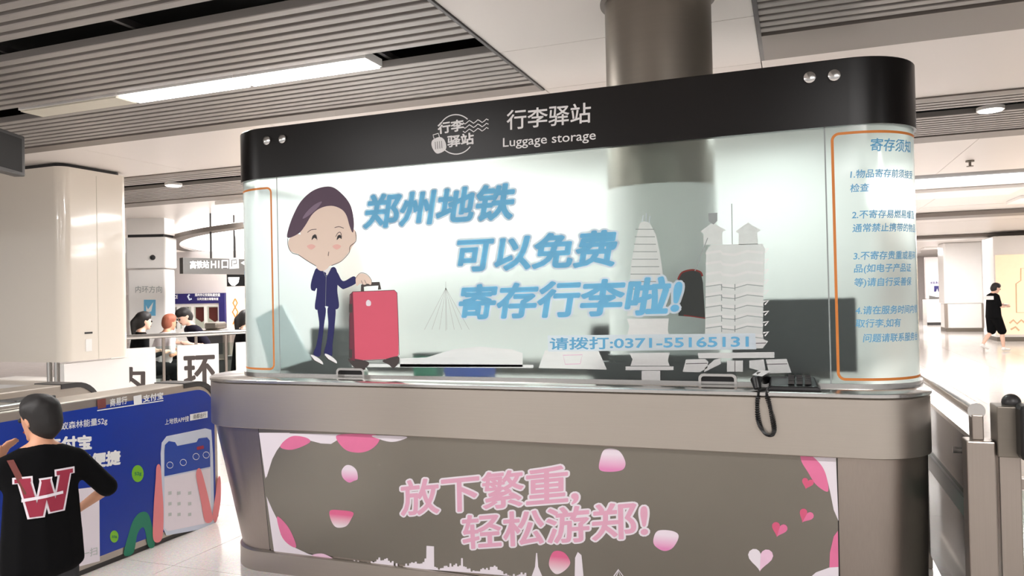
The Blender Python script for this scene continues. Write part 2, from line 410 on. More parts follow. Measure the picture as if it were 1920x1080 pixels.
# ------------------------------------------------------------------ outlines with round corners
def sil(tanphi, Yf, r):
    a = math.atan(abs(tanphi)); s_, c_ = math.sin(a), math.cos(a)
    if tanphi < 0: return -(s_ * Yf + r * (s_ - 1)) / c_
    return (s_ * (Yf + r) - r) / c_
def rrect(xl, xr, yf, yb, rl, rr, z, n=14):
    p = []
    for cx, cy, r, a0 in ((xl, yf + rl, rl, PI), (xr, yf + rr, rr, 1.5 * PI), (xr, yb - rr, rr, 0), (xl, yb - rl, rl, .5 * PI)):
        for k in range(n + 1):
            a = a0 + .5 * PI * k / n; p.append((cx + r * math.cos(a), cy + r * math.sin(a), z))
    return p

# ================================================================== STRUCTURE
# ---- floor: bed and polished tiles
floor = sroot('floor', 'pale polished granite tiled station floor')
boxobj('screed', (-40, 34, -6, 60, -.12, -.012), 'wall_far', floor)
T = 1.2; gap = .004; me0 = None
for i in range(-8, 8):
    for j in range(0, 18):
        x0, y0 = i * T, j * T
        if me0 is None:
            o = obj('tile', MB().box(gap / 2, T - gap / 2, gap / 2, T - gap / 2, -.012, 0), 'floor', floor, bevel=.0)
            me0 = o.data
        else:
            o = bpy.data.objects.new('tile', me0); COL.objects.link(o); o.parent = floor
        o.location = (x0, y0, 0)
X0, X1, Y0, Y1 = -8 * T, 8 * T, 0, 18 * T
mb = MB()
for i in range(-27, 27):
    for j in range(-4, 44):
        x0, y0 = i * T, j * T
        if X0 - .1 <= x0 < X1 - .1 and Y0 - .1 <= y0 < Y1 - .1: continue
        mb.box(x0 + gap, x0 + T - gap, y0 + gap, y0 + T - gap, -.012, 0)
fo = obj('outer_tiles', mb, 'floor', floor, fix=False); fo['kind'] = 'stuff'

# ---- ceiling
PITCH, SW, SH = .107, .07, .05
def slat_field(label, x0, x1, ys, ymin, ymax, bx=None, by=None):
    """x0..x1, list of (y0,y1) runs of slats"""
    r = sroot('ceiling', label)
    me = None
    for (a, b) in ys:
        n = int(round((b - a) / PITCH)); pt = (b - a) / n
        for k in range(n):
            y = a + (k + .5) * pt
            if me is None:
                me = MB()
                me.add([(x0, -SW / 2, SH), (x0, -SW / 2, .004), (x0, -SW / 2 + .006, 0), (x0, SW / 2 - .006, 0), (x0, SW / 2, .004), (x0, SW / 2, SH),
                        (x1, -SW / 2, SH), (x1, -SW / 2, .004), (x1, -SW / 2 + .006, 0), (x1, SW / 2 - .006, 0), (x1, SW / 2, .004), (x1, SW / 2, SH)],
                       [(i, i + 1, i + 7, i + 6) for i in range(5)] + [(5, 0, 6, 11), (0, 5, 4, 3, 2, 1), (6, 7, 8, 9, 10, 11)])
                o = obj('slat', me, 'slat', r); me = o.data
            else:
                o = bpy.data.objects.new('slat', me); COL.objects.link(o); o.parent = r
            o.location = (0, y, CZ)
    boxobj('ceiling_void', (x0, x1, ymin, ymax, CZ + .5, CZ + .54), 'void', r)
    mb = MB(); x = x0 + .5
    while x < x1:
        mb.box(x, x + .03, ymin, ymax, CZ + .06, CZ + .1); x += 1.1
    obj('carrier_rail', mb, 'dark', r)
    return r
left = slat_field('grey slatted ceiling field around the strip lights', -13, -1.8, [(-4.2, -2.9), (-2.6, -.4), (-.15, 3.2), (3.42, 4.3), (4.56, 5.38)], -4.2, 5.4)
boxobj('border', (-13, -1.8, 5.38, 5.56, CZ - .012, CZ + .1), 'border', left)
boxobj('edge_trim', (-1.8, -1.78, -4.2, 5.56, CZ - .012, CZ + .45), 'dark', left)
right = slat_field('grey slatted ceiling field above the kiosk corner', -.16, 12, [(-4.2, -2.9), (-2.6, -.4), (-.15, 4.94)], -4.2, 5.4)
boxobj('border', (-.16, 12, 4.95, 5.48, CZ - .012, CZ + .1), 'border', right)
boxobj('edge_trim', (-.185, -.16, -4.2, 5.48, CZ - .012, CZ + .45), 'dark', right)
back = slat_field('grey slatted ceiling strip with the downlight slot', -14, 12, [(7.3, 7.72), (8.0, 9.0)], 7.2, 9.3)
boxobj('border', (-14, 12, 7.16, 7.3, CZ - .012, CZ + .1), 'border', back)
boxobj('border', (-14, 12, 9.0, 9.35, CZ - .012, CZ + .1), 'border', back)
# white ceiling panels, recessed joints
wc = sroot('ceiling', 'white ceiling panels')
def cpanel(x0, x1, y0, y1, z=CZ, th=.05): boxobj('panel', (x0 + .003, x1 - .003, y0 + .003, y1 - .003, z, z + th), 'white_ceiling', wc)
for a, b in ((-4.2, -2.6), (-2.6, -1), (-1, .8), (.8, 2.7), (2.7, 4.6), (4.6, 5.56)): cpanel(-1.78, -.185, a, b)
xs = [-14, -11.6, -9.2, -6.8, -4.4, -1.78, -.185, 1.9, 4.3, 6.7, 9.1, 12]
for a, b in zip(xs, xs[1:]): cpanel(a, b, 5.56 if b < 0 or a < -.2 else 5.48, 7.16)
for a, b in zip(xs, xs[1:]): cpanel(a, b, 9.35, 12.1)
boxobj('ceiling_backing', (-26, 34, -4.2, 60, CZ + .56, CZ + .6), 'void', wc)
# far ceiling, right part: dark shadow gap, bright light trough, then panels with grey baffles
boxobj('shadow_gap', (-3.6, 14, 12.1, 12.7, CZ + .02, CZ + .08), 'dark', wc)
trough = thing('light_trough', 'long bright ceiling light trough beyond the kiosk', 'ceiling light', (4, 13.1, CZ))
boxobj('diffuser', (-3.6, 14, 12.7, 13.6, CZ + .0, CZ + .03), 'lit2', trough)
boxobj('trim', (-3.6, 14, 13.6, 13.66, CZ - .02, CZ + .05), 'white', trough)
for i, a in enumerate((13.66, 17, 21, 25, 29.5, 35, 41, 48)):
    b = (17, 21, 25, 29.5, 35, 41, 48, 58)[i]
    for xa, xb in ((-3.6, 2.4), (2.4, 8), (8, 14)): cpanel(xa, xb, a + .03, b)
    if i in (1, 3):
        bf = tag(boxobj('ceiling_baffle', (1.2 + i * .5, 5.6 + i * .8, a + 1.2, a + 1.9, CZ - .1, CZ - .01), 'border'),
                 {1: 'long grey ceiling baffle nearer the bright light trough', 3: 'long grey ceiling baffle farther from the light trough'}[i], 'baffle', 'ceiling baffles of the far hall')
# left far ceiling with the big circular light cove
for xa, xb in ((-26, -20), (-20, -14)):
    for ya, yb in ((9.35, 15), (15, 21), (21, 30), (30, 44)): cpanel(xa, xb, ya, yb)
for xa, xb in ((-14, -9), (-9, -3.6)):
    for ya, yb in ((12.1, 18), (18, 26), (26, 36), (36, 48)): cpanel(xa, xb, ya, yb)
ring = thing('ring_light', 'huge glowing circular ceiling light with dark rim', 'ceiling light', (-6.8, 18.07, 2.9))
def annulus(name, r0, r1, z0, z1, m):
    n = 96; c = (-6.8, 18.07)
    L = [[(c[0] + r * math.cos(2 * PI * k / n), c[1] + r * math.sin(2 * PI * k / n), z) for k in range(n)] for r, z in ((r1, z0), (r1, z1), (r0, z1), (r0, z0), (r1, z0))]
    return obj(name, MB().loft(L), m, ring)
annulus('rim', 7.75, 8.0, 2.87, 2.95, 'border')
annulus('diffuser', 6.3, 7.75, 2.92, 3.0, 'lit2')
annulus('inner_band', 5.95, 6.3, 2.9, 3.0, 'unlit')
annulus('inner_diffuser', 5.0, 5.6, 2.98, 3.04, 'lit2')

# ---- hall walls far away
struct(boxobj('wall_back', (-40, 34, 43.8, 44.1, 0, CZ + .5), 'wall_far'))
struct(boxobj('wall_left', (-26.3, -26, -4, 43.8, 0, CZ + .5), 'wall_far'))

# ================================================================== LARGE THINGS
# ---- cream pillar at the left
px0, px1, py0, py1 = -9.6, -7.56, 6.05, 6.96
pil = sroot('pillar', 'cream enamel clad pillar with rounded corner')
pr = rrect(px0 + .12, px1 - .12, py0, py1, .12, .12, 0)
obj('cladding', MB().loft([[(x, y, .98) for x, y, _ in pr], [(x, y, CZ - .045) for x, y, _ in pr]], cap0=True, cap1=True), 'pillar', pil, smooth=True)
pr2 = rrect(px0 + .16, px1 - .16, py0 + .04, py1 - .04, .1, .1, 0)
obj('shadow_gap', MB().loft([[(x, y, CZ - .045) for x, y, _ in pr2], [(x, y, CZ + .04) for x, y, _ in pr2]]), 'black', pil)
boxobj('lower_panel', (-7.66, -7.6, py0 + .04, py1, 0, .96), 'white', pil)
boxobj('lower_panel', (px0 + .04, -7.9, py0 + .12, py1, 0, .7), 'white', pil)
for x, y in ((-7.72, 6.1), (-7.86, 6.12)): obj('steel_leg', MB().cyl((x, y, 0), .03, .98, 14), 'steel_bright', pil, smooth=True)
boxobj('seam', (-7.563, -7.558, 6.5, 6.506, .98, 3.1), 'unlit', pil)
slot = MB().box(-7.57, -7.555, 6.32, 6.42, 1.28, 1.3); obj('slot', slot, 'black', pil)
boxobj('notice', (-7.568, -7.556, 6.33, 6.41, 1.08, 1.22), 'white', pil)

# ---- round column behind the kiosk
colm = sroot('column', 'round brushed steel column rising from the kiosk')
obj('shaft', MB().cyl((-.67, 4.14, 0), .285, CZ + .02, 48), 'steel_dark', colm, smooth=True)
obj('lower_cladding', MB().cyl((-.67, 4.14, 0), .291, 2.16, 48), 'white', colm, smooth=True)
obj('collar', MB().cyl((-.67, 4.14, CZ - .012), .31, .012, 48), 'border', colm, smooth=True)

# ---- stainless counter
HW = 1.15
bandY, bandZ = 3.57, .868
bl, brr = .4, .28
bxl, bxr = sil(-.914, bandY, bl), sil(.145, bandY, brr)
YB = 5.6
counter = thing('service_counter', 'long stainless steel luggage counter with floral front panel', 'counter', (-1.4, 4.4, 0))
def R_(xl, xr, yf, rl, rr, z, ins=0): return rrect(xl, xr, yf + ins, YB - ins, rl - ins, rr - ins, z)
def RR(ins, z): return rrect(bxl, bxr, bandY + ins, YB - ins, bl - ins, brr - ins, z)
mb = MB().loft([RR(0, bandZ + .004), RR(0, HW - .028), RR(.01, HW - .022)])
mb.loft([RR(0, bandZ + .004), RR(.004, bandZ), RR(.2, bandZ)])
obj('apron_band', mb, 'steel', counter, smooth=True)
def inner(z): return rrect(bxl + .25, bxr - .2, bandY + .55, YB - .5, .1, .1, z)
mb = MB().loft([RR(.005, HW - .022), RR(-.006, HW - .018), RR(-.006, HW - .004), RR(.0, HW), inner(HW), inner(HW - .03), RR(.005, HW - .022)])
obj('worktop', mb, 'steel_bright', counter, smooth=True)
# tapering base
pY0, pY1, pZ0, pZ1 = 3.615, 3.70, bandZ, .125
rb0, rb1 = .36, .3
tx0, tx1 = sil(-.906, pY0, rb0), sil(.141, pY0, .26)
ux0, ux1 = sil(-.853, pY1, rb1), sil(.1375, pY1, .26)
def bl_(t):
    return rrect(tx0 + (ux0 - tx0) * t, tx1 + (ux1 - tx1) * t, pY0 + (pY1 - pY0) * t, YB - .1 - .1 * t, rb0 + (rb1 - rb0) * t, .26, pZ0 + (pZ1 - pZ0) * t, 14)
obj('base_cladding', MB().loft([bl_(0), bl_(.33), bl_(.66), bl_(1)]), 'steel_v', counter, smooth=True)
def pl_(ins, z): return rrect(ux0, ux1, pY1 - .018 + ins, YB - .2 - ins, rb1 + .012 - ins, .27 - ins, z)
obj('plinth', MB().loft([pl_(0, 0), pl_(0, pZ1 - .01), pl_(.012, pZ1), pl_(.05, pZ1)]), 'steel', counter, smooth=True)
# panel on the sloping front
def pf(z): return pY0 + (pY1 - pY0) * (pZ0 - z) / (pZ0 - pZ1)
_k = (pY1 - pY0) / (pZ0 - pZ1)
def finv(x, y):
    d = ray(x, y); t = (pY0 + _k * (pZ0 - H)) / (d.y + _k * d.z); p = CAM + d * t
    return (p.x, p.z)
def fmap(s, z, off=0): return (s, pf(z) - .006 - off, z)
FR = Surf(finv, fmap)
fx0, fx1 = finv(487, 812)[0], finv(1568, 852)[0]
fp = obj('front_panel', MB().hexa([fmap(fx0, pZ1 + .01), fmap(fx1, pZ1 + .01), fmap(fx1, pZ0), fmap(fx0, pZ0)], (0, .005, 0)), 'poster', counter)
obj('panel_seam', MB().box(fx0 - .006, fx0 - .001, 0, .003, 0, 0.001), 'black', fp) if False else None
for xx in (fx0 - .003, fx1 + .003):
    mb = MB().hexa([(xx - .002, pf(pZ1) - .004, pZ1), (xx + .002, pf(pZ1) - .004, pZ1), (xx + .002, pf(pZ0) - .004, pZ0), (xx - .002, pf(pZ0) - .004, pZ0)], (0, .003, 0))
    obj('panel_seam', mb, 'black', counter)

# prints of the front panel
FR.poly('corner_wave', [(487, 811), (545, 811), (520, 845), (507, 870), (499, 897)], 'ink_petal_white', fp, .001, smooth=False)
def wave(pts, m, off, name='paper_wave'): return FR.poly(name, pts, m, fp, off, smooth=True, n=4)
# upper left
FR.poly('petal_shape', [(527, 838), (536, 825), (552, 817), (575, 820), (583, 828), (565, 838), (545, 843)], 'ink_petal', fp, .0012)
FR.poly('paper_wave', [(489, 811), (640, 814), (638, 822), (622, 832), (603, 831), (580, 825), (556, 818), (540, 822), (526, 834), (512, 860), (501, 895), (496, 870)], 'ink_petal_white', fp, .0009, smooth=False)
FR.poly('petal_shape', [(632, 822), (641, 814), (700, 814), (713, 822), (705, 836), (688, 846), (668, 848), (648, 842)], 'ink_petal', fp, .0015)
FR.poly('paper_wave', [(700, 816), (762, 818), (753, 825), (735, 828), (716, 824)], 'ink_petal_white', fp, .0018)
# lower left
FR.poly('paper_wave', [(501, 930), (512, 955), (522, 975), (528, 1002), (545, 1022), (580, 1038), (610, 1046), (634, 1055), (517, 1046)], 'ink_petal_white', fp, .0009, smooth=False)
FR.poly('petal_shape', [(521, 968), (540, 985), (553, 1010), (556, 1026), (540, 1018), (528, 1001)], 'ink_petal', fp, .0012)
FR.poly('petal_shape', [(586, 1041), (604, 1037), (622, 1044), (635, 1055), (612, 1050)], 'ink_petal_pale', fp, .0013)
# right side
FR.poly('paper_wave', [(1510, 853), (1567, 855), (1572, 976), (1563, 955), (1556, 920), (1550, 895), (1535, 872)], 'ink_petal_white', fp, .0009, smooth=False)
FR.poly('petal_shape', [(1502, 850), (1520, 853), (1540, 872), (1550, 895), (1552, 921), (1530, 908), (1515, 885), (1503, 865)], 'ink_petal', fp, .0012)
FR.poly('petal_shape', [(1571, 994), (1563, 1005), (1556, 1035), (1555, 1064), (1572, 1066)], 'ink_petal', fp, .0012, smooth=False)
FR.poly('paper_wave', [(1572, 1062), (1555, 1063), (1530, 1072), (1515, 1085), (1572, 1092)], 'ink_petal_white', fp, .0014, smooth=False)
# loose petals and hearts
def petal(pts, m, m2=None, dx=0, dy=0, k=.55):
    o = FR.poly('petal_print', pts, m, fp, .0012)
    return o
petal([(650, 872), (661, 873), (670, 882), (672, 897), (665, 901), (655, 904), (644, 895), (642, 882)], 'petal_up')
petal([(620, 957), (640, 956), (663, 960), (660, 972), (650, 986), (632, 988), (622, 975)], 'petal_down')
petal([(1135, 842), (1160, 844), (1173, 865), (1168, 880), (1145, 884), (1125, 880), (1126, 860)], 'petal_up')
petal([(1235, 994), (1262, 995), (1273, 1005), (1262, 1026), (1245, 1032), (1228, 1022), (1226, 1008)], 'petal_up')
petal([(1038, 1034), (1058, 1035), (1070, 1054), (1058, 1070), (1042, 1075), (1030, 1058)], 'petal_down')
def heart(cx, cy, r, m, ang=0, half=None):
    pts = []
    for k in range(24):
        t = 2 * PI * k / 24; x = 16 * math.sin(t) ** 3; y = 13 * math.cos(t) - 5 * math.cos(2 * t) - 2 * math.cos(3 * t) - math.cos(4 * t)
        x, y = x / 17 * r, -y / 17 * r; pts.append((cx + x * math.cos(ang) - y * math.sin(ang), cy + x * math.sin(ang) + y * math.cos(ang), x))
    o = FR.poly('heart_print', [(a, b) for a, b, _ in pts], m, fp, .0016, smooth=False)
    if half: FR.poly('heart_half', [(a, b) for a, b, x in pts if x >= -.01], half, o, .002, smooth=False)
heart(1514, 905, 12, 'ink_heart', .3); heart(1511, 966, 15, 'ink_heart', .5, 'ink_petal'); heart(1461, 991, 16, 'ink_heart', .3, 'ink_petal'); heart(1426, 1046, 25, 'ink_petal_white', .05, 'ink_petal_pale')
FR.halo('放下繁重,', (753, 970), (1086, 944), (751, 901), 'ink_pink', 'ink_petal_white', fp, bold=.018, halo=.062)
FR.halo('轻松游郑!', (869, 1030), (1216, 1007), (866, 966), 'ink_pink', 'ink_petal_white', fp, bold=.018, halo=.062)
# city skyline print
sk = [(664, 1055), (664, 1047)]; x = 664
def skb(x): return 1056 + (x - 664) * .078
def skt(x):
    h = 8 + 5 * math.sin(x * .09) + random.uniform(-4, 4)
    if 796 <= x <= 815: h = 44 if 798 <= x <= 813 else 20
    if 864 <= x <= 868: h = 26
    return skb(x) - h * (1 if x < 940 else .75)
top = []; x = 664
while x < 985:
    y = skt(x); top += [(x, y), (x + 3.2, y)]; x += 3.6
FR.poly('skyline_print', top + [(988, skb(988)), (664, skb(664))], 'ink_petal_white', fp, .0012, smooth=False)
FR.poly('skyline_print', [(1006, 1036), (1008, 1036), (1010, 1062), (1020, 1085), (996, 1084), (1004, 1062)], 'ink_petal_white', fp, .0012, smooth=False)
FR.poly('skyline_print', [(1084, 1034), (1091, 1040), (1096, 1092), (1078, 1092), (1079, 1045)], 'ink_petal_white', fp, .0012, smooth=False)
lines(FR, 'skyline_print', [[(1143, 1092), (1160, 1067), (1178, 1092)], [(1152, 1092), (1160, 1069), (1168, 1092)]], .006, 'ink_petal_white', fp)

# ---- kiosk glass screen and black header
gY, gr = 3.745, .3
gxl, gxr = sil(-.8405, gY, gr), sil(.1351, gY, gr)
gb = 5.45
screen = thing('kiosk_screen', 'frosted glass kiosk screen under a black header on the steel counter', 'kiosk screen', (-1.4, 4.4, HW))
def foot(s, off=0):
    if s < gxl:
        a = (gxl - s) / gr
        if a > PI / 2: return (gxl - gr - off, gY + gr + (a - PI / 2) * gr)
        return (gxl - (gr + off) * math.sin(a), gY + gr - (gr + off) * math.cos(a))
    if s > gxr:
        a = (s - gxr) / gr
        if a > PI / 2: return (gxr + gr + off, gY + gr + (a - PI / 2) * gr)
        return (gxr + (gr + off) * math.sin(a), gY + gr - (gr + off) * math.cos(a))
    return (s, gY - off)
def ginv(x, y, off=0):
    d = ray(x, y); t = d.x / d.y; lo, hi = gxl - gr * 1.2, gxr + gr * 1.5
    for _ in range(40):
        mid = (lo + hi) / 2; p = foot(mid, off)
        if p[0] / p[1] < t: lo = mid
        else: hi = mid
    p = foot(lo, off); return (lo, H + d.z * p[1] / d.y)
def gmap(s, z, off=0):
    p = foot(s, off); return (p[0], p[1], z)
GL = Surf(lambda x, y: ginv(x, y), gmap)
hz0, hz1 = 2.345, 2.65
def hr(ins, z): return rrect(gxl, gxr, gY + ins, gb - ins, gr - ins, gr - ins, z)
obj('header', MB().loft([hr(-.012, hz0), hr(-.012, hz1 - .004), hr(-.008, hz1), hr(.03, hz1), hr(.03, hz0), hr(-.012, hz0)]), 'header', screen, smooth=True)
obj('lightening_liner', MB().loft([hr(.032, hz0 + .002), hr(.032, hz1 - .002), hr(.036, hz1 - .002), hr(.036, hz0 + .002), hr(.032, hz0 + .002)]), 'white', screen, smooth=True)  # white liner added to lighten the black inside of the header
HD = Surf(lambda x, y: ginv(x, y, .013), lambda s, z, off=0: gmap(s, z, off + .0125))
hd = screen.children[0]
def pane(name, s0, s1, z0, z1, n=1):
    loops = [[gmap(s0 + (s1 - s0) * k / n, z0) for k in range(n + 1)], [gmap(s0 + (s1 - s0) * k / n, z1) for k in range(n + 1)]]
    return obj(name, MB().loft(loops, closed=False), 'film', screen, smooth=n > 1, fix=False)
sL = GL.inv(522, 500)[0]; sR = GL.inv(1552, 480)[0]
arcL = gxl - gr * PI / 2; arcR = gxr + gr * PI / 2
main = pane('glass_pane', sL + .002, sR - .002, HW, hz0)
pl = pane('curved_pane', arcL, sL - .002, HW, hz0, 20)
prr = pane('curved_pane', sR + .002, arcR, HW, hz0, 24)
for s in (sL, sR):
    obj('glass_joint', MB().loft([[gmap(s - .003, HW, .001), gmap(s + .003, HW, .001)], [gmap(s - .003, hz0, .001), gmap(s + .003, hz0, .001)]], closed=False), 'ink_grey', screen, fix=False)
boxobj('side_pane', (gxl - gr, gxl - gr + .01, gY + gr, gb - gr, HW, hz0), 'film_white', screen)
boxobj('side_pane', (gxr + gr - .01, gxr + gr, gY + gr, gb - gr, HW, hz0), 'film_white', screen)
boxobj('back_panel', (gxl - .2, gxr + .2, gb - .04, gb - .03, HW, 3.0), 'white', screen)
obj('base_channel', MB().loft([[gmap(arcL + (arcR - arcL) * k / 60, z, o_) for k in range(61)] for z, o_ in ((HW, .012), (HW + .022, .012), (HW + .022, -.002))], closed=False), 'steel_bright', screen, smooth=True)
for a_, b_ in ((-3.05, -.45), (-.3, .2)): boxobj('fill_rail', (a_, b_, 4.69, 4.81, 2.605, 2.64), 'white', screen)  # plain covers added above the kiosk fill lights
# screw caps
for cx, cy in ((502, 264), (531, 261), (1518, 146), (1564, 142)):
    p = HD.inv(cx, cy); q = HD.map(p[0], p[1])
    mb = MB().tube([(q[0], q[1], q[2]), (q[0], q[1] - .012, q[2]), (q[0], q[1] - .016, q[2])], [.026, .026, .018], 20)
    obj('screw_cap', mb, 'steel_bright', screen, smooth=True)
# header writing
HD.text('行李驿站', (950, 244), (1108, 230), (950, 207), 'ink_sign', hd, bold=.012)
HD.text('Luggage storage', (943, 281), (1117, 267), (943, 259), 'ink_sign', hd, bold=.006)
HD.text('行李', (821, 252), (870, 245), (820, 230), 'ink_sign', hd, bold=.03)
HD.text('驿站', (839, 277), (889, 270), (838, 255), 'ink_sign', hd, bold=.03)
def arc(a0, a1, cx=855, cy=252, rx=34, ry=37, n=16): return [(cx + rx * math.cos(math.radians(a0 + (a1 - a0) * k / n)), cy + ry * math.sin(math.radians(a0 + (a1 - a0) * k / n))) for k in range(n + 1)]
lines(HD, 'logo_ring', [arc(-145, -50), arc(38, 128)], .006, 'ink_sign', hd)
lines(HD, 'logo_wave', [[(868 + 4 * i, 230 + j * 8 - i * .35 + 3 * math.sin(i * 1.55)) for i in range(13)] for j in range(3)], .005, 'ink_sign', hd)
HD.poly('logo_suitcase', [(812, 262), (824, 257), (833, 262), (837, 275), (833, 283), (820, 288), (812, 280), (809, 270)], 'ink_sign', hd, .001)
lines(HD, 'logo_handle', [[(814, 260), (812, 253), (822, 250), (824, 257)]], .005, 'ink_sign', hd)
lines(HD, 'logo_stripe', [[(816 + 4 * i, 266 - i * .6), (817 + 4 * i, 280 - i * .6)] for i in range(4)], .003, 'header', hd, .0016)
# slogan on the glass
kw = dict(bold=.035, halo=.085, shear=.14)
GL.halo('郑州地铁', (681, 430), (966, 411), (681, 366), 'film_cyan', 'film_halo', main, **kw)
GL.halo('可以免费', (857, 511), (1158, 500), (857, 446), 'film_cyan', 'film_halo', main, **kw)
GL.halo('寄存行李啦!', (860, 600), (1280, 590), (860, 534), 'film_cyan', 'film_halo', main, **kw)
GL.poly('number_band', [(1027, 629), (1416, 625), (1418, 655), (1028, 659)], 'film_halo', main, .0022, smooth=False)
GL.text('请拨打:0371-55165131', (1031, 656), (1404, 652), (1031, 633), 'ink_blue', main, bold=.02, off=.003)
# white landmarks print
def white(pts, sm=False, off=.0007, m='film_white'): return GL.poly('landmark_print', pts, m, main, off, smooth=sm)
white([(750, 688), (750, 672), (800, 670), (850, 655), (900, 650), (960, 655), (980, 662), (980, 688)])
white([(660, 688), (1000, 690), (1000, 684), (660, 682)])
white([(1022, 657), (1122, 657), (1138, 693), (1010, 690)])
# round pagoda
white([(1208, 415), (1218, 418), (1230, 440), (1240, 490), (1246, 540), (1250, 590), (1176, 592), (1180, 540), (1184, 490), (1194, 440), (1200, 418)], m='film_pale')
lines(GL, 'landmark_line', [[(1192 - i * 1.6, 430 + 14 * i), (1226 + i * 2, 430 + 14 * i)] for i in range(9)], .004, 'ink_grey', main)
lines(GL, 'landmark_line', [[(1204, 416), (1206, 404)], [(1211, 416), (1212, 400)], [(1217, 418), (1219, 405)]], .003, 'ink_halo', main)
white([(1176, 598), (1254, 597), (1252, 620), (1256, 630), (1176, 630), (1180, 612)]); white([(1180, 662), (1256, 661), (1252, 676), (1256, 686), (1182, 686), (1186, 674)])
white([(1173, 687), (1263, 687), (1263, 694), (1173, 694)]); white([(1203, 695), (1238, 695), (1238, 716), (1203, 716)])
# twin tower
for a in (1337, 1403):
    white([(a - 24, 434), (a - 10, 424), (a, 417), (a + 10, 424), (a + 24, 431), (a + 17, 436), (a + 18, 458), (a - 18, 459), (a - 18, 438)], m='film_pale')
white([(1333, 459), (1430, 457), (1434, 466), (1430, 628), (1322, 632), (1324, 470)], m='film_pale')
segs = []
for i in range(9):
    y = 470 + i * 19.5; x0 = 1323; segs += [[(x0, y + 5), (x0 + 28, y + 1), (x0 + 32, y + 6), (x0 + 54, y + 8), (x0 + 78, y + 1), (x0 + 108, y + 4)]]
lines(GL, 'landmark_roof', segs, .012, 'film_white', main, .0014)
lines(GL, 'landmark_line', [[(p[0], p[1] + 4) for p in s_] for s_ in segs[3:]], .0035, 'ink_grey', main, .0018)
lines(GL, 'landmark_line', [[(x_, 474 + i * 19.5), (x_, 486 + i * 19.5)] for i in range(3, 9) for x_ in (1353, 1378)], .004, 'ink_grey', main, .0018)
segs = [[(1431, 468 + i * 19.5), (1441, 466 + i * 19.5), (1434, 474 + i * 19.5)] for i in range(9)]
lines(GL, 'landmark_eave', segs, .006, 'ink_white', main, .0014)
lines(GL, 'landmark_spire', [[(1373, 458), (1372, 382)]], .004, 'ink_grey', main)
GL.poly('landmark_flag', [(1328, 400), (1345, 399), (1345, 414), (1338, 421), (1329, 415)], 'ink_grey', main, .001, smooth=False)
lines(GL, 'tag_string', [[(1327, 446), (1303, 508)]], .004, 'ink_grey', main)
tg = GL.poly('tag_print', [(1272, 522), (1280, 510), (1298, 506), (1314, 510), (1318, 530), (1322, 596), (1272, 592)], 'desk', main, .0004, smooth=False)
GL.line('tag_border', [(1271, 524), (1279, 511), (1298, 506), (1313, 510), (1317, 518)], .008, 'maroon', main, .0006, smooth=True)
GL.line('tag_border', [(1282, 591), (1324, 597)], .005, 'maroon', main, .0006)
# bases
white([(1280, 656), (1430, 653), (1440, 640), (1432, 636), (1430, 628), (1330, 630), (1330, 654)], off=.0005)
white([(1308, 662), (1452, 660), (1452, 671), (1310, 672)]); white([(1286, 674), (1322, 673), (1328, 678), (1326, 690), (1312, 698), (1280, 697)])
white([(1363, 676), (1393, 676), (1393, 697), (1363, 697)]); white([(1436, 674), (1475, 673), (1484, 699), (1442, 700)]); white([(1405, 676), (1432, 674), (1436, 698), (1405, 690)])
white([(1340, 674), (1350, 672), (1352, 682), (1320, 698), (1322, 690)])
lines(GL, 'landmark_line', [[(1286, 682), (1326, 681)], [(1436, 683), (1476, 682)], [(1378, 676), (1378, 697)], [(1408, 644), (1436, 643)]], .003, 'ink_line', main, .0012)
# sailing bridge lines
lines(GL, 'bridge_line', [[(836, 528), (836, 620)]] + [[(836, 540), (796 + i * 14, 618)] for i in range(7)], .002, 'ink_dim', main)
GL.line('counter_icon', [(1056, 666), (1092, 665), (1088, 682), (1060, 683)], .004, 'ink_petal_pale', main, .0016, closed=True)
# cartoon attendant
def cp(name, pts, m, off, par=main, sm=True): return GL.poly(name, pts, m, par, off, smooth=sm)
man = cp('cartoon_head', [(566, 452), (562, 430), (560, 405), (575, 385), (600, 376), (628, 378), (650, 400), (660, 430), (661, 458), (655, 472), (640, 489), (622, 498), (602, 503), (588, 496), (574, 488), (560, 477), (556, 462)], 'ink_face', .002)
CO = .0024
cp('cartoon_ear', [(566, 442), (552, 440), (541, 452), (545, 470), (560, 476), (572, 470)], 'ink_face', .0018, man)
cp('cartoon_ear', [(654, 436), (664, 430), (669, 442), (664, 458), (654, 464)], 'ink_face', .0018, man)
cp('cartoon_hair', [(540, 446), (541, 430), (551, 402), (566, 376), (590, 356), (620, 350), (642, 364), (658, 386), (664, 415), (662, 436), (656, 424), (650, 404), (640, 392), (622, 386), (602, 390), (586, 402), (572, 424), (560, 438)], 'ink_hair', CO, man)
cp('cartoon_hair_sheen', [(575, 398), (590, 384), (604, 378), (596, 390), (580, 404), (568, 410)], 'ink_hair_light', CO + .0004, man)
lines(GL, 'cartoon_outline', [spline([(540, 447), (541, 462), (548, 474), (560, 478), (575, 488), (590, 497), (600, 502)], 4, False), spline([(622, 498), (640, 490), (655, 474), (657, 462), (668, 452), (667, 434)], 4, False),
      spline([(577, 436), (584, 431), (594, 430)], 4, False), spline([(628, 427), (636, 425), (645, 428)], 4, False),
      spline([(586, 448), (589, 441), (593, 441), (595, 450)], 4, False), spline([(630, 444), (634, 437), (639, 436), (641, 445)], 4, False), [(610, 474), (612, 482)], [(617, 472), (616, 480)]], .0035, 'ink_line', man, CO + .0006)
for ex in (589, 636): cp('cartoon_eye', [(ex - 4, 450), (ex - 2, 442), (ex + 3, 441), (ex + 5, 448), (ex + 1, 446)], 'ink_black', CO + .0007, man)
for ex in (584, 632): cp('cartoon_blush', [(ex - 8, 462), (ex, 458), (ex + 8, 462), (ex, 468)], 'ink_blush', CO + .0003, man)
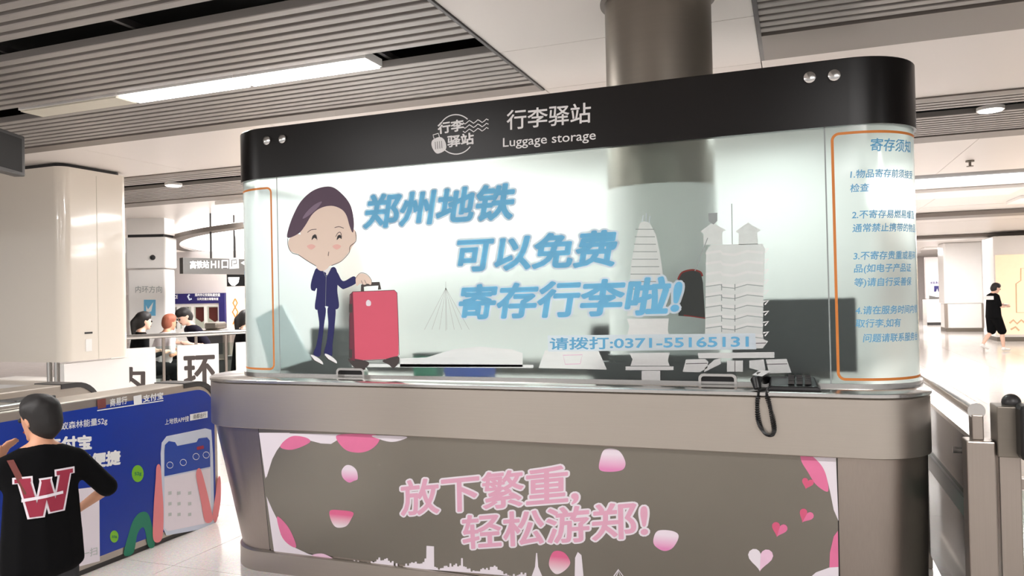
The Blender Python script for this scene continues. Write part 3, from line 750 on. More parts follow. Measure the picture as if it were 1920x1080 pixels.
cp('cartoon_hand', [(593, 498), (598, 488), (607, 478), (612, 470), (616, 480), (620, 492), (616, 502), (606, 508), (598, 506)], 'ink_face', CO + .001, man)
cp('cartoon_collar', [(606, 506), (622, 502), (620, 520), (608, 512)], 'ink_white', .0022, man)
suit = cp('cartoon_jacket', [(594, 503), (606, 508), (614, 516), (622, 502), (630, 503), (634, 520), (633, 545), (636, 575), (626, 580), (612, 574), (602, 580), (591, 578), (594, 550), (594, 540), (586, 545), (583, 536), (588, 515)], 'ink_suit', .0026, man)
cp('cartoon_sleeve', [(626, 503), (634, 512), (644, 527), (664, 518), (669, 530), (648, 541), (640, 540), (628, 526)], 'ink_suit', .0028, man)
cp('cartoon_forearm', [(583, 536), (590, 510), (598, 508), (612, 512), (606, 522), (596, 535), (590, 546)], 'ink_suit', .003, man)
lines(GL, 'cartoon_seam', [[(612, 516), (611, 574)], [(606, 508), (612, 520), (620, 506)]], .002, 'ink_grey', man, .0032)
cp('cartoon_leg', [(596, 576), (611, 577), (608, 610), (603, 650), (600, 668), (588, 664), (594, 645), (599, 610)], 'ink_suit', .0024, man)
cp('cartoon_leg', [(615, 577), (629, 576), (628, 610), (624, 645), (622, 668), (608, 664), (613, 640), (616, 608)], 'ink_suit', .0024, man)
for a, b in ((594, 672), (620, 670)):
    cp('cartoon_shoe', [(a - 10, b - 7), (a, b - 3), (a + 10, b + 5), (a + 12, b + 11), (a + 2, b + 8), (a - 8, b)], 'ink_white', .0026, man)
    GL.line('cartoon_sole', [(a - 10, b - 3), (a - 4, b + 4), (a + 11, b + 12)], .004, 'ink_black', man, .0027)
case = cp('cartoon_suitcase', [(657, 552), (661, 547), (740, 544), (745, 549), (747, 600), (748, 664), (743, 672), (662, 676), (655, 669), (655, 600)], 'ink_case', .0024, main, False)
cp('suitcase_edge', [(657, 552), (662, 547), (664, 600), (666, 676), (659, 676), (655, 668), (655, 600)], 'ink_case_dark', .0028, case, False)
lines(GL, 'suitcase_handle', [[(680, 546), (680, 536), (688, 533), (711, 532), (712, 543)]], .022, 'ink_brown', case, .0022)
lines(GL, 'suitcase_outline', [[(656, 600), (656, 668), (662, 677), (742, 673), (749, 665), (747, 600), (745, 549), (740, 544), (662, 547), (656, 553), (656, 600)]], .003, 'ink_line', case, .003)
cp('suitcase_badge', [(687, 566), (691, 562), (696, 566), (695, 573), (688, 573)], 'ink_petal_white', .003, case)
for q in ([(655, 672), (690, 678), (688, 688), (672, 692), (660, 684)], [(718, 676), (746, 668), (748, 680), (738, 690), (730, 684)]): cp('suitcase_wheel', q, 'ink_brown', .0026, case)
for yy in (570, 655): cp('suitcase_hinge', [(655, yy), (661, yy), (661, yy + 16), (655, yy + 16)], 'ink_brown', .0032, case, False)
cp('cartoon_hand', [(668, 520), (676, 513), (688, 515), (697, 526), (696, 534), (690, 532), (684, 534), (676, 532), (669, 536)], 'ink_face', .0034, man)
lines(GL, 'cartoon_outline', [spline([(668, 521), (676, 512), (688, 514), (697, 525), (697, 535)], 4, False), [(684, 525), (688, 533)], [(678, 526), (681, 533)]], .0025, 'ink_line', man, .0038)
# curved panes: orange frames and blue house rules
def frame_s(s0, s1, z0, z1, r, par, sides):
    q = []
    if sides == 'right':
        q = [(s1, z1)] + [(s0 + r - r * math.sin(a), z1 - r + r * math.cos(a)) for a in [k * PI / 16 for k in range(9)]] + [(s0 + r - r * math.cos(a), z0 + r - r * math.sin(a)) for a in [k * PI / 16 for k in range(9)]] + [(s1, z0)]
    else:
        q = [(s0, z1)] + [(s1 - r + r * math.sin(a), z1 - r + r * math.cos(a)) for a in [k * PI / 16 for k in range(9)]] + [(s1 - r + r * math.cos(a), z0 + r - r * math.sin(a)) for a in [k * PI / 16 for k in range(9)]] + [(s0, z0)]
    # subdivide the long runs so they follow the curve
    out = []
    for a, b in zip(q, q[1:]):
        n = max(1, int(abs(b[0] - a[0]) / .02)); out += [(a[0] + (b[0] - a[0]) * k / n, a[1] + (b[1] - a[1]) * k / n) for k in range(n)]
    out.append(q[-1])
    return GL.sline('frame_line', out, .012, 'ink_orange', par, .001)
a = GL.inv(1562, 400); b0 = GL.inv(1572, 711); b1 = GL.inv(1560, 252)
frame_s(b1[0], arcR - .01, b0[1], b1[1], .03, prr, 'right')
c0 = GL.inv(512, 692); c1 = GL.inv(508, 352)
frame_s(arcL + .01, c1[0], c0[1], c1[1], .03, pl, 'left')
def rule(txt, x, y, h, n_s=None, m='ink_blue', par=prr, bold=.015):
    s, z = GL.inv(x, y); rv, _ = glyphs(txt, bold, .12); wd = max(v[0] for v in rv) - min(v[0] for v in rv); hh = max(v[1] for v in rv) - min(v[1] for v in rv)
    hz = h / 400.; k = hz / .8
    text('lettering', txt, gmap, (s, z), (s + wd * k, z), (s, z + hh * k), m, par, bold=bold, shear=.12, off=.001)
rule('寄存须知', 1632, 284, 20)
for tx, x, y in (('1.物品寄存前须接受', 1594, 335), ('检查', 1594, 361), ('2.不寄存易燃易爆及', 1597, 411), ('通常禁止携带的物品', 1598, 436), ('3.不寄存贵重或易碎', 1600, 488),
                 ('品(如电子产品证', 1601, 514), ('等)请自行妥善保', 1602, 540), ('4.请在服务时间内领', 1604, 590), ('取行李,如有', 1604, 615), ('问题请联系服务台', 1618, 642)):
    rule(tx, x, y, 13)
for y in (380, 425, 470, 520, 560): rule('服务时', 455, y, 13, par=pl)

# ---- things inside the kiosk
dk = thing('desk', 'dark desk inside the kiosk behind the frosted glass', 'desk', (-1.4, 4.9, 0))
boxobj('desk_top', (-3.0, .2, 4.75, 5.3, .78, .82), 'desk', dk)
for x in (-2.9, -1.4, .1): boxobj('desk_leg', (x - .03, x + .03, 4.8, 5.25, 0, .78), 'desk', dk)
mo = thing('computer_monitor', 'dark computer monitor behind the frosted glass by the right joint', 'monitor', (-.02, 4.1, HW))
boxobj('screen_case', (-.31, .27, 4.0, 4.05, 1.2, 1.56), 'black', mo, bevel=.006)
boxobj('stand', (-.06, .02, 4.05, 4.08, HW + .012, 1.35), 'black', mo)
boxobj('foot', (-.14, .1, 3.98, 4.1, HW, HW + .014), 'black', mo)
bd = thing('document_holder', 'pale tilted document board behind the left curved glass', 'document holder', (-2.98, 3.98, HW))
mb = MB(); q = [Vector(p) for p in ((-3.2, 3.93, 1.5), (-3.0, 3.93, 1.58), (-2.8, 3.93, 1.24), (-3.1, 3.93, HW + .005))]
obj('board', mb.hexa(q, (0, .02, 0)), 'teal_box', bd)
cb = thing('cabinet', 'dark cabinet behind the glass at the cartoon attendant', 'cabinet', (-2.86, 4.1, HW))
boxobj('body', (-3.1, -2.62, 3.98, 4.3, 1.16, 1.28), 'desk', cb, bevel=.01); boxobj('door', (-3.08, -2.64, 3.965, 3.98, 1.17, 1.27), 'desk', cb)
boxobj('tall_part', (-2.84, -2.64, 4.0, 4.3, 1.28, 1.43), 'desk', cb, bevel=.01)
for i, (x0, x1, z, m, lb) in enumerate(((-2.1, -1.95, 1.27, 'ink_teal', 'small green box behind the frosted glass'), (-1.9, -1.62, 1.24, 'blue2', 'blue box behind the frosted glass left of the slogan'))):
    t = thing('storage_box', lb, 'box', ((x0 + x1) / 2, 4.0, HW)); boxobj('body', (x0, x1, 3.95, 4.05, HW, z), m, t, bevel=.004); boxobj('lid', (x0 - .003, x1 + .003, 3.947, 4.053, z, z + .012), 'dark', t)
lc = thing('equipment_case', 'low black equipment case behind the glass under the landmark print', 'case', (-.6, 3.8, HW))
boxobj('body', (-.98, -.28, 3.775, 3.84, HW + .002, 1.26), 'black', lc, bevel=.01); boxobj('lid', (-.9, -.36, 3.775, 3.84, 1.262, 1.29), 'desk', lc)
ch = thing('office_chair', 'dark office chair behind the frosted glass below the slogan', 'chair', (-.95, 4.62, 0))
obj('backrest', MB().hexa([(-1.2, 4.5, 1.0), (-.72, 4.5, 1.0), (-.76, 4.48, 1.42), (-1.16, 4.48, 1.42)], (0, .06, 0)), 'black_matte', ch, bevel=.02)
boxobj('seat', (-1.2, -.72, 4.5, 4.74, .72, .8), 'black_matte', ch, bevel=.02); obj('pole', MB().cyl((-.96, 4.62, .06), .03, .66), 'steel_v', ch); obj('foot_ring', MB().cyl((-.96, 4.62, 0), .26, .06), 'black', ch)

# ---- things on the worktop
def tray(x0, x1, yt, yb, label):
    s0, s1 = GL.inv(x0, yb)[0], GL.inv(x1, yb)[0]; zt = HW + .062; w_ = .012
    t = thing('document_slot', label, 'slot', ((s0 + s1) / 2, gY - .02, HW), 'pass-through document slots')
    def prof(a, b, z, r): return [(a, HW)] + [(a + r - r * math.cos(q), z - r + r * math.sin(q)) for q in [k * PI / 10 for k in range(6)]] + [(b - r + r * math.sin(q), z - r + r * math.cos(q)) for q in [k * PI / 10 for k in range(6)]] + [(b, HW)]
    P = prof(s0, s1, zt, .022) + prof(s0 + w_, s1 - w_, zt - w_, .014)[::-1]
    obj('rim', MB().prism([Vector((a, gY - .045, b)) for a, b in P], [Vector((a, gY - .001, b)) for a, b in P]), 'steel_bright', t)
    Q = prof(s0 + w_, s1 - w_, zt - w_, .014)
    obj('brush_flap', MB().prism([Vector((a, gY - .008, b)) for a, b in Q], [Vector((a, gY - .004, b)) for a, b in Q]), 'black', t)
    boxobj('sill', (s0 + w_, s1 - w_, gY - .045, gY - .03, HW, HW + .008), 'steel_bright', t)
tray(639, 691, 702, 722, 'small steel rimmed document slot below the cartoon suitcase')
tray(1312, 1383, 704, 724, 'small steel rimmed document slot next to the telephone')
# telephone
tp = thing('telephone', 'black desk telephone with coiled cord hanging over the counter edge', 'telephone', (-.02, 3.64, HW))
mb = MB().prism([Vector(p) for p in ((-.13, 3.6, HW), (.1, 3.6, HW), (.1, 3.73, HW), (-.13, 3.73, HW))], [Vector(p) for p in ((-.12, 3.605, HW + .022), (.085, 3.605, HW + .022), (.07, 3.725, HW + .055), (-.12, 3.725, HW + .055))])
obj('body', mb, 'black', tp, bevel=.006)
hs = [(-.17, 3.585, HW + .01), (-.178, 3.6, HW + .045), (-.165, 3.65, HW + .06), (-.15, 3.7, HW + .058), (-.14, 3.73, HW + .035)]
obj('handset', MB().tube([Vector(p) for p in hs], [.016, .024, .02, .02, .024], 12), 'black', tp, smooth=True)
obj('paper_label', MB().add([(-.195, 3.61, HW + .069), (-.15, 3.585, HW + .066), (-.112, 3.66, HW + .084), (-.165, 3.69, HW + .084)], [(0, 1, 2, 3)]), 'ink_white', tp)
obj('paper_line', MB().add([(-.180, 3.62, HW + .0705), (-.16, 3.61, HW + .0695), (-.156, 3.618, HW + .0715), (-.176, 3.628, HW + .0725), (-.165, 3.645, HW + .0765), (-.145, 3.635, HW + .0755), (-.141, 3.643, HW + .0775), (-.161, 3.653, HW + .0785)], [(0, 1, 2, 3), (4, 5, 6, 7)]), 'ink_black', tp)
mb = MB()
for i in range(4):
    for j in range(3): mb.box(-.04 + j * .035, -.015 + j * .035, 3.62 + i * .025, 3.637 + i * .025, HW + .03 + i * .006, HW + .042 + i * .007)
obj('keypad', mb, 'dark', tp)
path = spline([(-.165, 1.15), (-.172, 1.09), (-.168, 1.02), (-.15, .975), (-.122, .955), (-.104, .975), (-.108, 1.03), (-.12, 1.09), (-.132, 1.145)], 14, False)
coil = []
N = len(path)
for i, (x_, z_) in enumerate(path):
    for k in range(2):
        a_ = (i * 2 + k) * 1.6; r_ = .009 if N * .05 < i < N * .95 else .003
        coil.append((x_ + r_ * math.cos(a_), 3.553 + r_ * math.sin(a_) - .002, z_))
obj('coiled_cord', MB().tube(coil, .0035, 6), 'black', tp, smooth=True)
obj('cord_end', MB().tube([(-.165, 3.555, 1.15), (-.165, 3.562, 1.163), (-.165, 3.59, 1.168)], .004, 6), 'black', tp)
obj('cord_end', MB().tube([(-.132, 3.555, 1.145), (-.13, 3.56, 1.165), (-.12, 3.6, 1.168)], .004, 6), 'black', tp)

# ---- fare gates at the left
def gate_profile(y0, y1, r, z):
    p = [(y0, .03), (y0, z - .16)] + [(y0 + .12 - .12 * math.cos(a), z - .12 + .12 * math.sin(a)) for a in [k * PI / 12 for k in range(7)]]
    p += [(y1 - r + r * math.sin(a), z - r + r * math.cos(a)) for a in [k * PI / 16 for k in range(9)]] + [(y1, .03)]
    return p
def fare_gate(x0, x1, y0, y1, label, zt=1.04):
    g = thing('fare_gate', label, 'fare gate', ((x0 + x1) / 2, (y0 + y1) / 2, 0), 'ticket gate cabinets')
    prof = gate_profile(y0, y1, .2, zt)
    obj('housing', MB().prism([Vector((x0, a, b)) for a, b in prof], [Vector((x1, a, b)) for a, b in prof]), 'steel', g, bevel=.008)
    # dark rounded cap at the far end
    q = [(y1 - .2 + (.2 + o_) * math.sin(a), zt - .2 + (.2 + o_) * math.cos(a)) for o_, aa in ((.006, range(9)), (-.03, range(8, -1, -1))) for a in [k * PI / 16 for k in aa]]
    q = [(y1 - .32, zt + .006)] + q + [(y1 - .32, zt - .03)]
    obj('end_cap', MB().prism([Vector((x0 - .006, a, b)) for a, b in q], [Vector((x1 + .006, a, b)) for a, b in q]), 'dark', g)
    boxobj('foot_rail', (x0 + .01, x1 - .01, y0 + .02, y1 - .02, 0, .03), 'dark', g)
    return g
gx = -4.0
g1 = fare_gate(gx - .26, gx, 1.9, 4.44, 'fare gate cabinet wrapped in a blue advert beside the counter')
boxobj('reader_top', (gx - .24, gx - .02, 2.3, 3.12, 1.04, 1.075), 'steel_bright', g1, bevel=.01)
boxobj('reader_pad', (gx - .2, gx - .06, 2.95, 3.2, 1.062, 1.082), 'dark', g1, bevel=.006)
g2 = fare_gate(-5.16, -4.9, 1.9, 4.22, 'plain steel fare gate cabinet behind the blue one')
boxobj('sensor', (-4.9, -4.885, 3.04, 3.1, .93, .98), 'black', g2); boxobj('lamp', (-4.9, -4.885, 3.06, 3.1, .86, .875), 'ink_white', g2)
BS = Surf(lambda x, y: ((lambda p: (p.y, p.z))(at(x, y, X=gx + .004))), lambda s, z, off=0: (gx + .004 + off, s, z))
adp = [(y, z) for y, z in gate_profile(1.96, 4.405, .17, .985)]
adp = [(y, max(z, .075)) for y, z in adp]
ad = obj('advert_sheet', MB().prism([Vector((gx, a, b)) for a, b in adp], [Vector((gx + .004, a, b)) for a, b in adp]), 'blue', g1)
BS.text('商易行', (206, 763), (238, 757), (206, 748), 'ink_white', ad, bold=.02, off=.001)
BS.poly('small_mark', [(182, 750), (198, 747), (199, 764), (183, 767)], 'strap', ad, .001, smooth=False)
BS.text('支付宝', (268, 755), (306, 748), (268, 741), 'ink_white', ad, bold=.03, off=.001)
BS.poly('small_mark', [(250, 743), (265, 740), (266, 756), (251, 759)], 'ink_white', ad, .001, smooth=False)
BS.line('underline', [(182, 770), (306, 751)], .006, 'ink_white', ad)
BS.text('得蚂蚁森林能量52g', (84, 813), (201, 797), (84, 796), 'ink_white', ad, bold=.01, off=.001)
BS.text('用支付宝', (50, 853), (172, 843), (50, 822), 'ink_white', ad, bold=.05, off=.001)
BS.text('更便捷', (140, 884), (226, 871), (140, 854), 'ink_white', ad, bold=.05, off=.001)
BS.text('上地铁APP搜', (309, 797), (354, 790), (309, 786), 'ink_white', ad, bold=.01, off=.001)
BS.poly('white_label', [(356, 777), (389, 771), (389, 783), (356, 789)], 'ink_white', ad, .001, smooth=False)
BS.text('商都出行', (362, 786), (386, 782), (362, 777), 'ink_black', ad, off=.002)
ph = BS.poly('printed_phone', [(301, 850), (303, 830), (312, 818), (385, 803), (396, 806), (399, 850), (402, 985), (390, 990), (312, 1004), (305, 990)], 'ink_pale', ad, .001, smooth=False)
BS.poly('printed_screen', [(308, 845), (309, 834), (316, 827), (328, 829), (332, 836), (368, 829), (372, 822), (388, 820), (393, 826), (394, 875), (308, 893)], 'blue2', ph, .002, smooth=False)
BS.poly('printed_page', [(308, 896), (394, 878), (396, 975), (392, 980), (314, 996), (308, 990)], 'ink_petal_white', ph, .0015, smooth=False)
for x_, y_ in ((318, 872), (343, 867), (367, 856), (386, 853)): BS.line('printed_icon', [(x_ + 6 * math.cos(k * PI / 5), y_ + 6 * math.sin(k * PI / 5)) for k in range(10)], .004, 'ink_white', ph, .003, closed=True)
for i in range(3):
    for x_ in (318, 335, 355): BS.poly('printed_icon', [(x_ - 3, 932 - i * 20 + 30), (x_ + 3, 931 - i * 20 + 30), (x_ + 3, 937 - i * 20 + 30), (x_ - 3, 938 - i * 20 + 30)], 'ink_dim', ph, .003, smooth=False)
BS.poly('printed_badge', [(368, 838), (381, 835), (382, 841), (369, 844)], 'red', ph, .003, smooth=False)
for pts in ([(287, 1012), (287, 960), (291, 900), (293, 874), (300, 874), (303, 910), (306, 960), (303, 1010)], [(367, 890), (374, 878), (382, 900), (394, 950), (398, 975), (384, 978), (376, 940)], [(398, 968), (403, 930), (408, 896), (413, 898), (413, 940), (405, 978)]):
    BS.poly('printed_finger', pts, 'ink_finger', ad, .0035)
for x_, y_, r_ in ((258, 888, 14), (214, 1006, 10)):
    d_ = BS.poly('printed_disc', [(x_ + r_ * .8 * math.cos(k * PI / 8), y_ + r_ * 1.15 * math.sin(k * PI / 8)) for k in range(16)], 'ink_green', ad, .001, smooth=False)
    BS.text('52g', (x_ - r_ * .45, y_ + r_ * .4), (x_ + r_ * .5, y_ + r_ * .3), (x_ - r_ * .45, y_ - r_ * .2), 'ink_teal', d_, bold=.02, off=.002)
BS.poly('printed_arch', [(232, 1040), (240, 1005), (250, 975), (265, 960), (280, 968), (290, 1020), (278, 1025), (270, 990), (258, 1000), (250, 1036)], 'ink_teal', ad, .001)
BS.poly('blank_card', [(118, 920), (186, 912), (187, 1052), (118, 1070)], 'ink_petal_white', ad, .001, smooth=False)
BS.text('扫一扫', (135, 1052), (182, 1040), (135, 1036), 'ink_dim', ad, bold=.01, off=.002)

# ---- ceiling lights
def strip(x0, x1, y0, y1, label, m='lit'):
    t = thing('strip_light', label, 'ceiling light', ((x0 + x1) / 2, (y0 + y1) / 2, CZ - .03), 'ceiling strip lights')
    boxobj('housing', (x0, x1, y0, y1, CZ - .004, CZ + .05), 'white', t)
    boxobj('diffuser', (x0 + .012, x1 - .012, y0 + .012, y1 - .012, CZ - .016, CZ - .003), m, t)
strip(-4.8, -3.71, 4.32, 4.54, 'lit strip light in the middle of the ceiling slot')
strip(-3.7, -2.62, 4.32, 4.54, 'lit strip light nearest the white ceiling panels')
strip(-5.86, -4.81, 4.32, 4.54, 'switched-off strip light at the left end of the ceiling slot', 'unlit')
for x, y in [(x, y) for x in (-8, -3.7, 1.6, 6) for y in (.2, -3.4)]: pass
def downlight(x, y, label, r=.11):
    t = thing('downlight', label, 'downlight', (x, y, CZ), 'round downlights')
    obj('ring', MB().cyl((x, y, CZ - .02), r, .03, 24), 'white', t, smooth=True)
    obj('lens', MB().cyl((x, y, CZ - .028), r * .85, .012, 24), 'lit', t)
downlight(-7.75, 7.86, 'round downlight in the ceiling slot beside the cream pillar')
downlight(1.68, 7.86, 'round downlight in the ceiling slot right of the kiosk')
t = tag(obj('sprinkler', MB().cyl((2.11, 11.0, CZ - .02), .05, .02, 16).cyl((2.11, 11.0, CZ - .07), .015, .05, 10).cyl((2.11, 11.0, CZ - .078), .04, .008, 14), 'steel_dark'), 'small sprinkler head on the white ceiling right of the kiosk', 'sprinkler')
for (x, y) in ((-3.4, 3.3),): tag(obj('hanger_rod', MB().tube([(-2.12, 4.34, CZ + .2), (-2.05, 4.5, CZ + .16)], .006, 6), 'steel_bright'), 'thin metal hanger seen in the dark ceiling slot', 'hanger')

for x, y, p in HALL:  # plain boxes added so the far hall's fill lights have a housing
    t = thing('fill_housing', 'white housing added over a fill light of the far hall', 'ceiling light', (x, y, CZ - .05), 'added fill light housings of the far hall')
    boxobj('housing', (x - 1.22, x + 1.22, y - .52, y + .52, CZ - .055, CZ - .005), 'white', t)
# ---- hanging monitor at the far left
K = 6.0
a, b, c_, d_ = at(47, 256, K=K), at(38, 332, K=K), at(-90, 340, K=K * .86), at(-90, 236, K=K * .86)
tv = thing('hanging_screen', 'dark hanging display screen at the top left', 'display', (a + c_) * .5)
S = vsurf((d_.x, d_.y), (a.x, a.y)); L_ = (Vector((a.x, a.y, 0)) - S.A).length
zt, zb = a.z, b.z
slab_sz(S, 'case', -.3, L_, zb, zt, .09, 'black', tv, bevel=.01)
slab_sz(S, 'screen', -.26, L_ - .05, zb + .03, zt - .03, .004, 'void', tv, off=.004)
pc = S.map(L_ * .3, zt, -.05)
obj('ceiling_pole', MB().cyl((pc[0], pc[1], zt - .02), .025, CZ - zt + .02, 12), 'steel_v', tv)

# ---- steel railing and door at the right
rl = thing('railing', 'steel handrail with grey glass panel right of the counter', 'railing', (.7, 4.2, 0))
obj('handrail', MB().tube([(.69, 3.50, 1.1), (.69, 4.95, 1.1)], .032, 20), 'steel_bright', rl, smooth=True)
obj('bracket', MB().box(.672, .712, 3.49, 3.56, .985, 1.085), 'steel_v', rl, bevel=.004)
obj('post', MB().box(.645, .745, 3.46, 3.56, 0, .985), 'steel_v', rl, bevel=.006)
obj('post', MB().box(.665, .715, 4.86, 4.92, 0, 1.08), 'steel_v', rl, bevel=.006)
obj('glass_panel', MB().box(.685, .697, 3.56, 4.86, .12, .97), 'glass_grey', rl)
obj('top_rail', MB().box(.68, .702, 3.56, 4.86, .965, .985), 'steel_bright', rl)
obj('lower_rail', MB().box(.67, .71, 3.56, 4.86, .62, .70), 'dark_green', rl)
obj('stud', MB().cyl((.655, 3.82, .88), .014, .03, 12, axis='x'), 'steel_bright', rl)
dr = thing('access_gate', 'steel framed gate with a black electronic lock at the right edge', 'gate', (1.1, 3.5, 0))
obj('stile', MB().box(.755, .83, 3.46, 3.54, 0, .97), 'steel_v', dr, bevel=.006)
obj('lock_plate', MB().box(.748, .835, 3.44, 3.56, .93, 1.128), 'steel_dark', dr, bevel=.004)
obj('crossbar', MB().box(.83, 1.9, 3.48, 3.52, .80, .845), 'steel_v', dr, bevel=.004)
obj('stile', MB().box(1.9, 1.96, 3.47, 3.53, 0, .97), 'steel_v', dr, bevel=.006)
obj('glass', MB().box(.83, 1.9, 3.497, 3.503, .06, .79), 'glass', dr)
for z0, z1 in ((.62, .68), (.556, .611)): obj('green_stripe', MB().box(.84, 1.89, 3.492, 3.4965, z0, z1), 'green', dr)
lk = obj('electronic_lock', MB().box(.81, .925, 3.36, 3.47, .93, 1.145), 'black', dr, bevel=.02)
kp = MB()
for i in range(4):
    for j in range(3): kp.add([(p[0] + .845 + j * .022, 3.3585, p[1] + 1.02 + i * .02) for p in ((0, 0), (.009, 0), (.009, .009), (0, .009))], [(0, 1, 2, 3)])
obj('keypad', kp, 'sign_grey', lk)
obj('fingerprint_pad', MB().tube([(.866, 3.362, 1.122), (.866, 3.355, 1.122)], [.016, .013], 16), 'dark', lk)
obj('lower_cover', MB().box(.838, .9, 3.355, 3.362, .945, 1.0), 'dark', lk, bevel=.004)
obj('thumb_turn', MB().sphere((.815, 3.52, 1.135), .035, 16, 10), 'dark', dr, smooth=True)

for r_ in (rl, dr): r_.location.x -= .02

# ================================================================== RIGHT BACKGROUND
def clad_column(label, X0, X1, Yf, zt=CZ, base=1.0):
    t = sroot('column', label)
    boxobj('cladding', (X0, X1, Yf, Yf + 1.2, base, zt), 'white_gloss', t, bevel=.05)
    boxobj('lower_panel', (X0 + .04, X1 - .04, Yf + .04, Yf + 1.16, .12, base), 'white', t, bevel=.02)
    boxobj('corner_trim', (X0 - .01, X0 + .08, Yf - .01, Yf + .08, .12, base), 'steel_v', t); boxobj('corner_trim', (X1 - .08, X1 + .01, Yf - .01, Yf + .08, .12, base), 'steel_v', t)
    boxobj('foot', (X0 + .03, X1 - .03, Yf + .03, Yf + 1.17, 0, .12), 'steel_dark', t)
a = at(1773, 622, Z=0); b = at(1848, 622, Z=0)
clad_column('white clad column left of the cream light box', a.x, b.x, a.y)
# cream illuminated box
a = at(1862, 640, Z=0)
kb = thing('light_box', 'large cream illuminated display box with a bottle outline', 'light box', (a.x + 1.6, a.y, 0))
KX = at(1866, 600, Y=a.y).x
boxobj('cabinet', (KX, KX + 3.4, a.y, a.y + 1.4, .12, 3.05), 'white', kb, bevel=.03)
fc = boxobj('lit_face', (KX + .04, KX + 3.36, a.y - .03, a.y, .2, 2.5), 'cream_lit', kb)
boxobj('foot', (KX + .05, KX + 3.35, a.y + .05, a.y + 1.35, 0, .12), 'steel_dark', kb)
KS = vsurf((KX, a.y - .032), (KX + 3, a.y - .032))
KS.line('bottle_outline', [(1906, 586), (1905, 532), (1914, 526), (1914, 503), (1922, 503), (1922, 526), (1932, 532), (1932, 586)], .03, 'ink_tan', fc, .002, closed=True)
KS.line('script_mark', [(1893, 606), (1900, 600), (1907, 607), (1915, 600), (1922, 606)], .05, 'ink_tan', fc, .002)
KS.line('script_mark', [(1895, 618), (1904, 613), (1911, 620)], .05, 'ink_tan', fc, .002)
# far wall with poster
wy = 36.4
fw = sroot('wall_far', 'pale far wall with a notice')
a = at(1733, 606, Y=wy); b = at(1788, 606, Y=wy)
boxobj('upper_panel', (a.x + .1, b.x + 1.5, wy, wy + .3, 1.12, 2.9), 'wall_far', fw)
boxobj('lower_panel', (a.x + .1, b.x + 1.5, wy - .03, wy + .3, .12, 1.1), 'white', fw)
boxobj('foot', (a.x + .1, b.x + 1.5, wy - .01, wy + .3, 0, .12), 'dark', fw)
boxobj('steel_edge', (a.x - .05, a.x + .1, wy - .06, wy + .3, 0, 1.1), 'steel_bright', fw)
WS = vsurf((a.x, wy - .002), (b.x, wy - .002))
po = thing('notice_poster', 'pale purple notice poster with an arrow on the far wall', 'poster', WS.map(WS.inv(1757, 560)[0], WS.inv(1757, 560)[1]))
s_ = slab(WS, 'sheet', 1741, 1774, 517, 560, .02, 'ink_petal_white', po, off=.03)
WS.text('换乘通道出口', (1744, 533), (1771, 532), (1744, 528), 'navy', s_, off=.034, bold=.02)
WS.poly('arrow_mark', [(1751, 536), (1763, 536), (1763, 547), (1759, 547), (1757, 541), (1755, 547), (1751, 547)], 'navy', s_, .034, smooth=False)
WS.poly('grey_band', [(1742, 554), (1757, 557), (1773, 555), (1773, 560), (1742, 561)], 'sign_grey', s_, .034, smooth=False)
clad_column('white clad column behind the walking man', at(1849, 600, Y=42).x, at(1867, 600, Y=42).x, 42.0)

# ================================================================== LEFT BACKGROUND
A = at(250, 632, Z=1.15); B = at(460, 622, Z=1.15)
BR = vsurf((A.x, A.y), (B.x, B.y)); LB = (B - A).length
rb = thing('barrier_railing', 'steel and glass barrier railing with white letter boards', 'railing', ((A.x + B.x) / 2, (A.y + B.y) / 2, 0))
obj('handrail', MB().tube([BR.map(-1.0, 1.15), BR.map(LB + 2.2, 1.15)], .035, 12), 'steel_bright', rb, smooth=True)
for x_ in (236, 307, 368, 424, 480, 540):
    s0 = BR.inv(x_, 650)[0]; p = BR.map(s0, 0, -.01); obj('post', MB().cyl(p, .022, 1.13, 10), 'steel_v', rb, smooth=True)
s_a = BR.inv(236, 650)[0]
for x0_, x1_ in ((240, 305), (309, 366), (370, 422), (426, 478)):
    sa, sb = BR.inv(x0_, 650)[0], BR.inv(x1_, 650)[0]; slab_sz(BR, 'glass', sa, sb, .1, 1.0, .012, 'glass', rb, off=-.01)
def board(x0_, x1_, yt, label, chars=()):
    sa, zt_ = BR.inv(x0_, yt); sb, _ = BR.inv(x1_, yt)
    t = thing('letter_board', label, 'sign board', BR.map((sa + sb) / 2, 0, .05), 'white letter boards on the barrier')
    o = slab_sz(BR, 'board', sa, sb, .2, zt_, .03, 'white_gloss', t, off=.06)
    for (tx, p0, p1, p2) in chars: BR.text(tx, p0, p1, p2, 'ink_brown', o, bold=.03, off=.062)
    return t
board(206, 289, 655, 'white board cut off by the cream pillar', [('内', (214, 738), (270, 736), (214, 688))])
board(330, 407, 648, 'white board with a large 环 character on the barrier', [('环', (342, 726), (401, 722), (341, 667))])
board(440, 480, 642, 'white board next to the kiosk edge, half hidden')
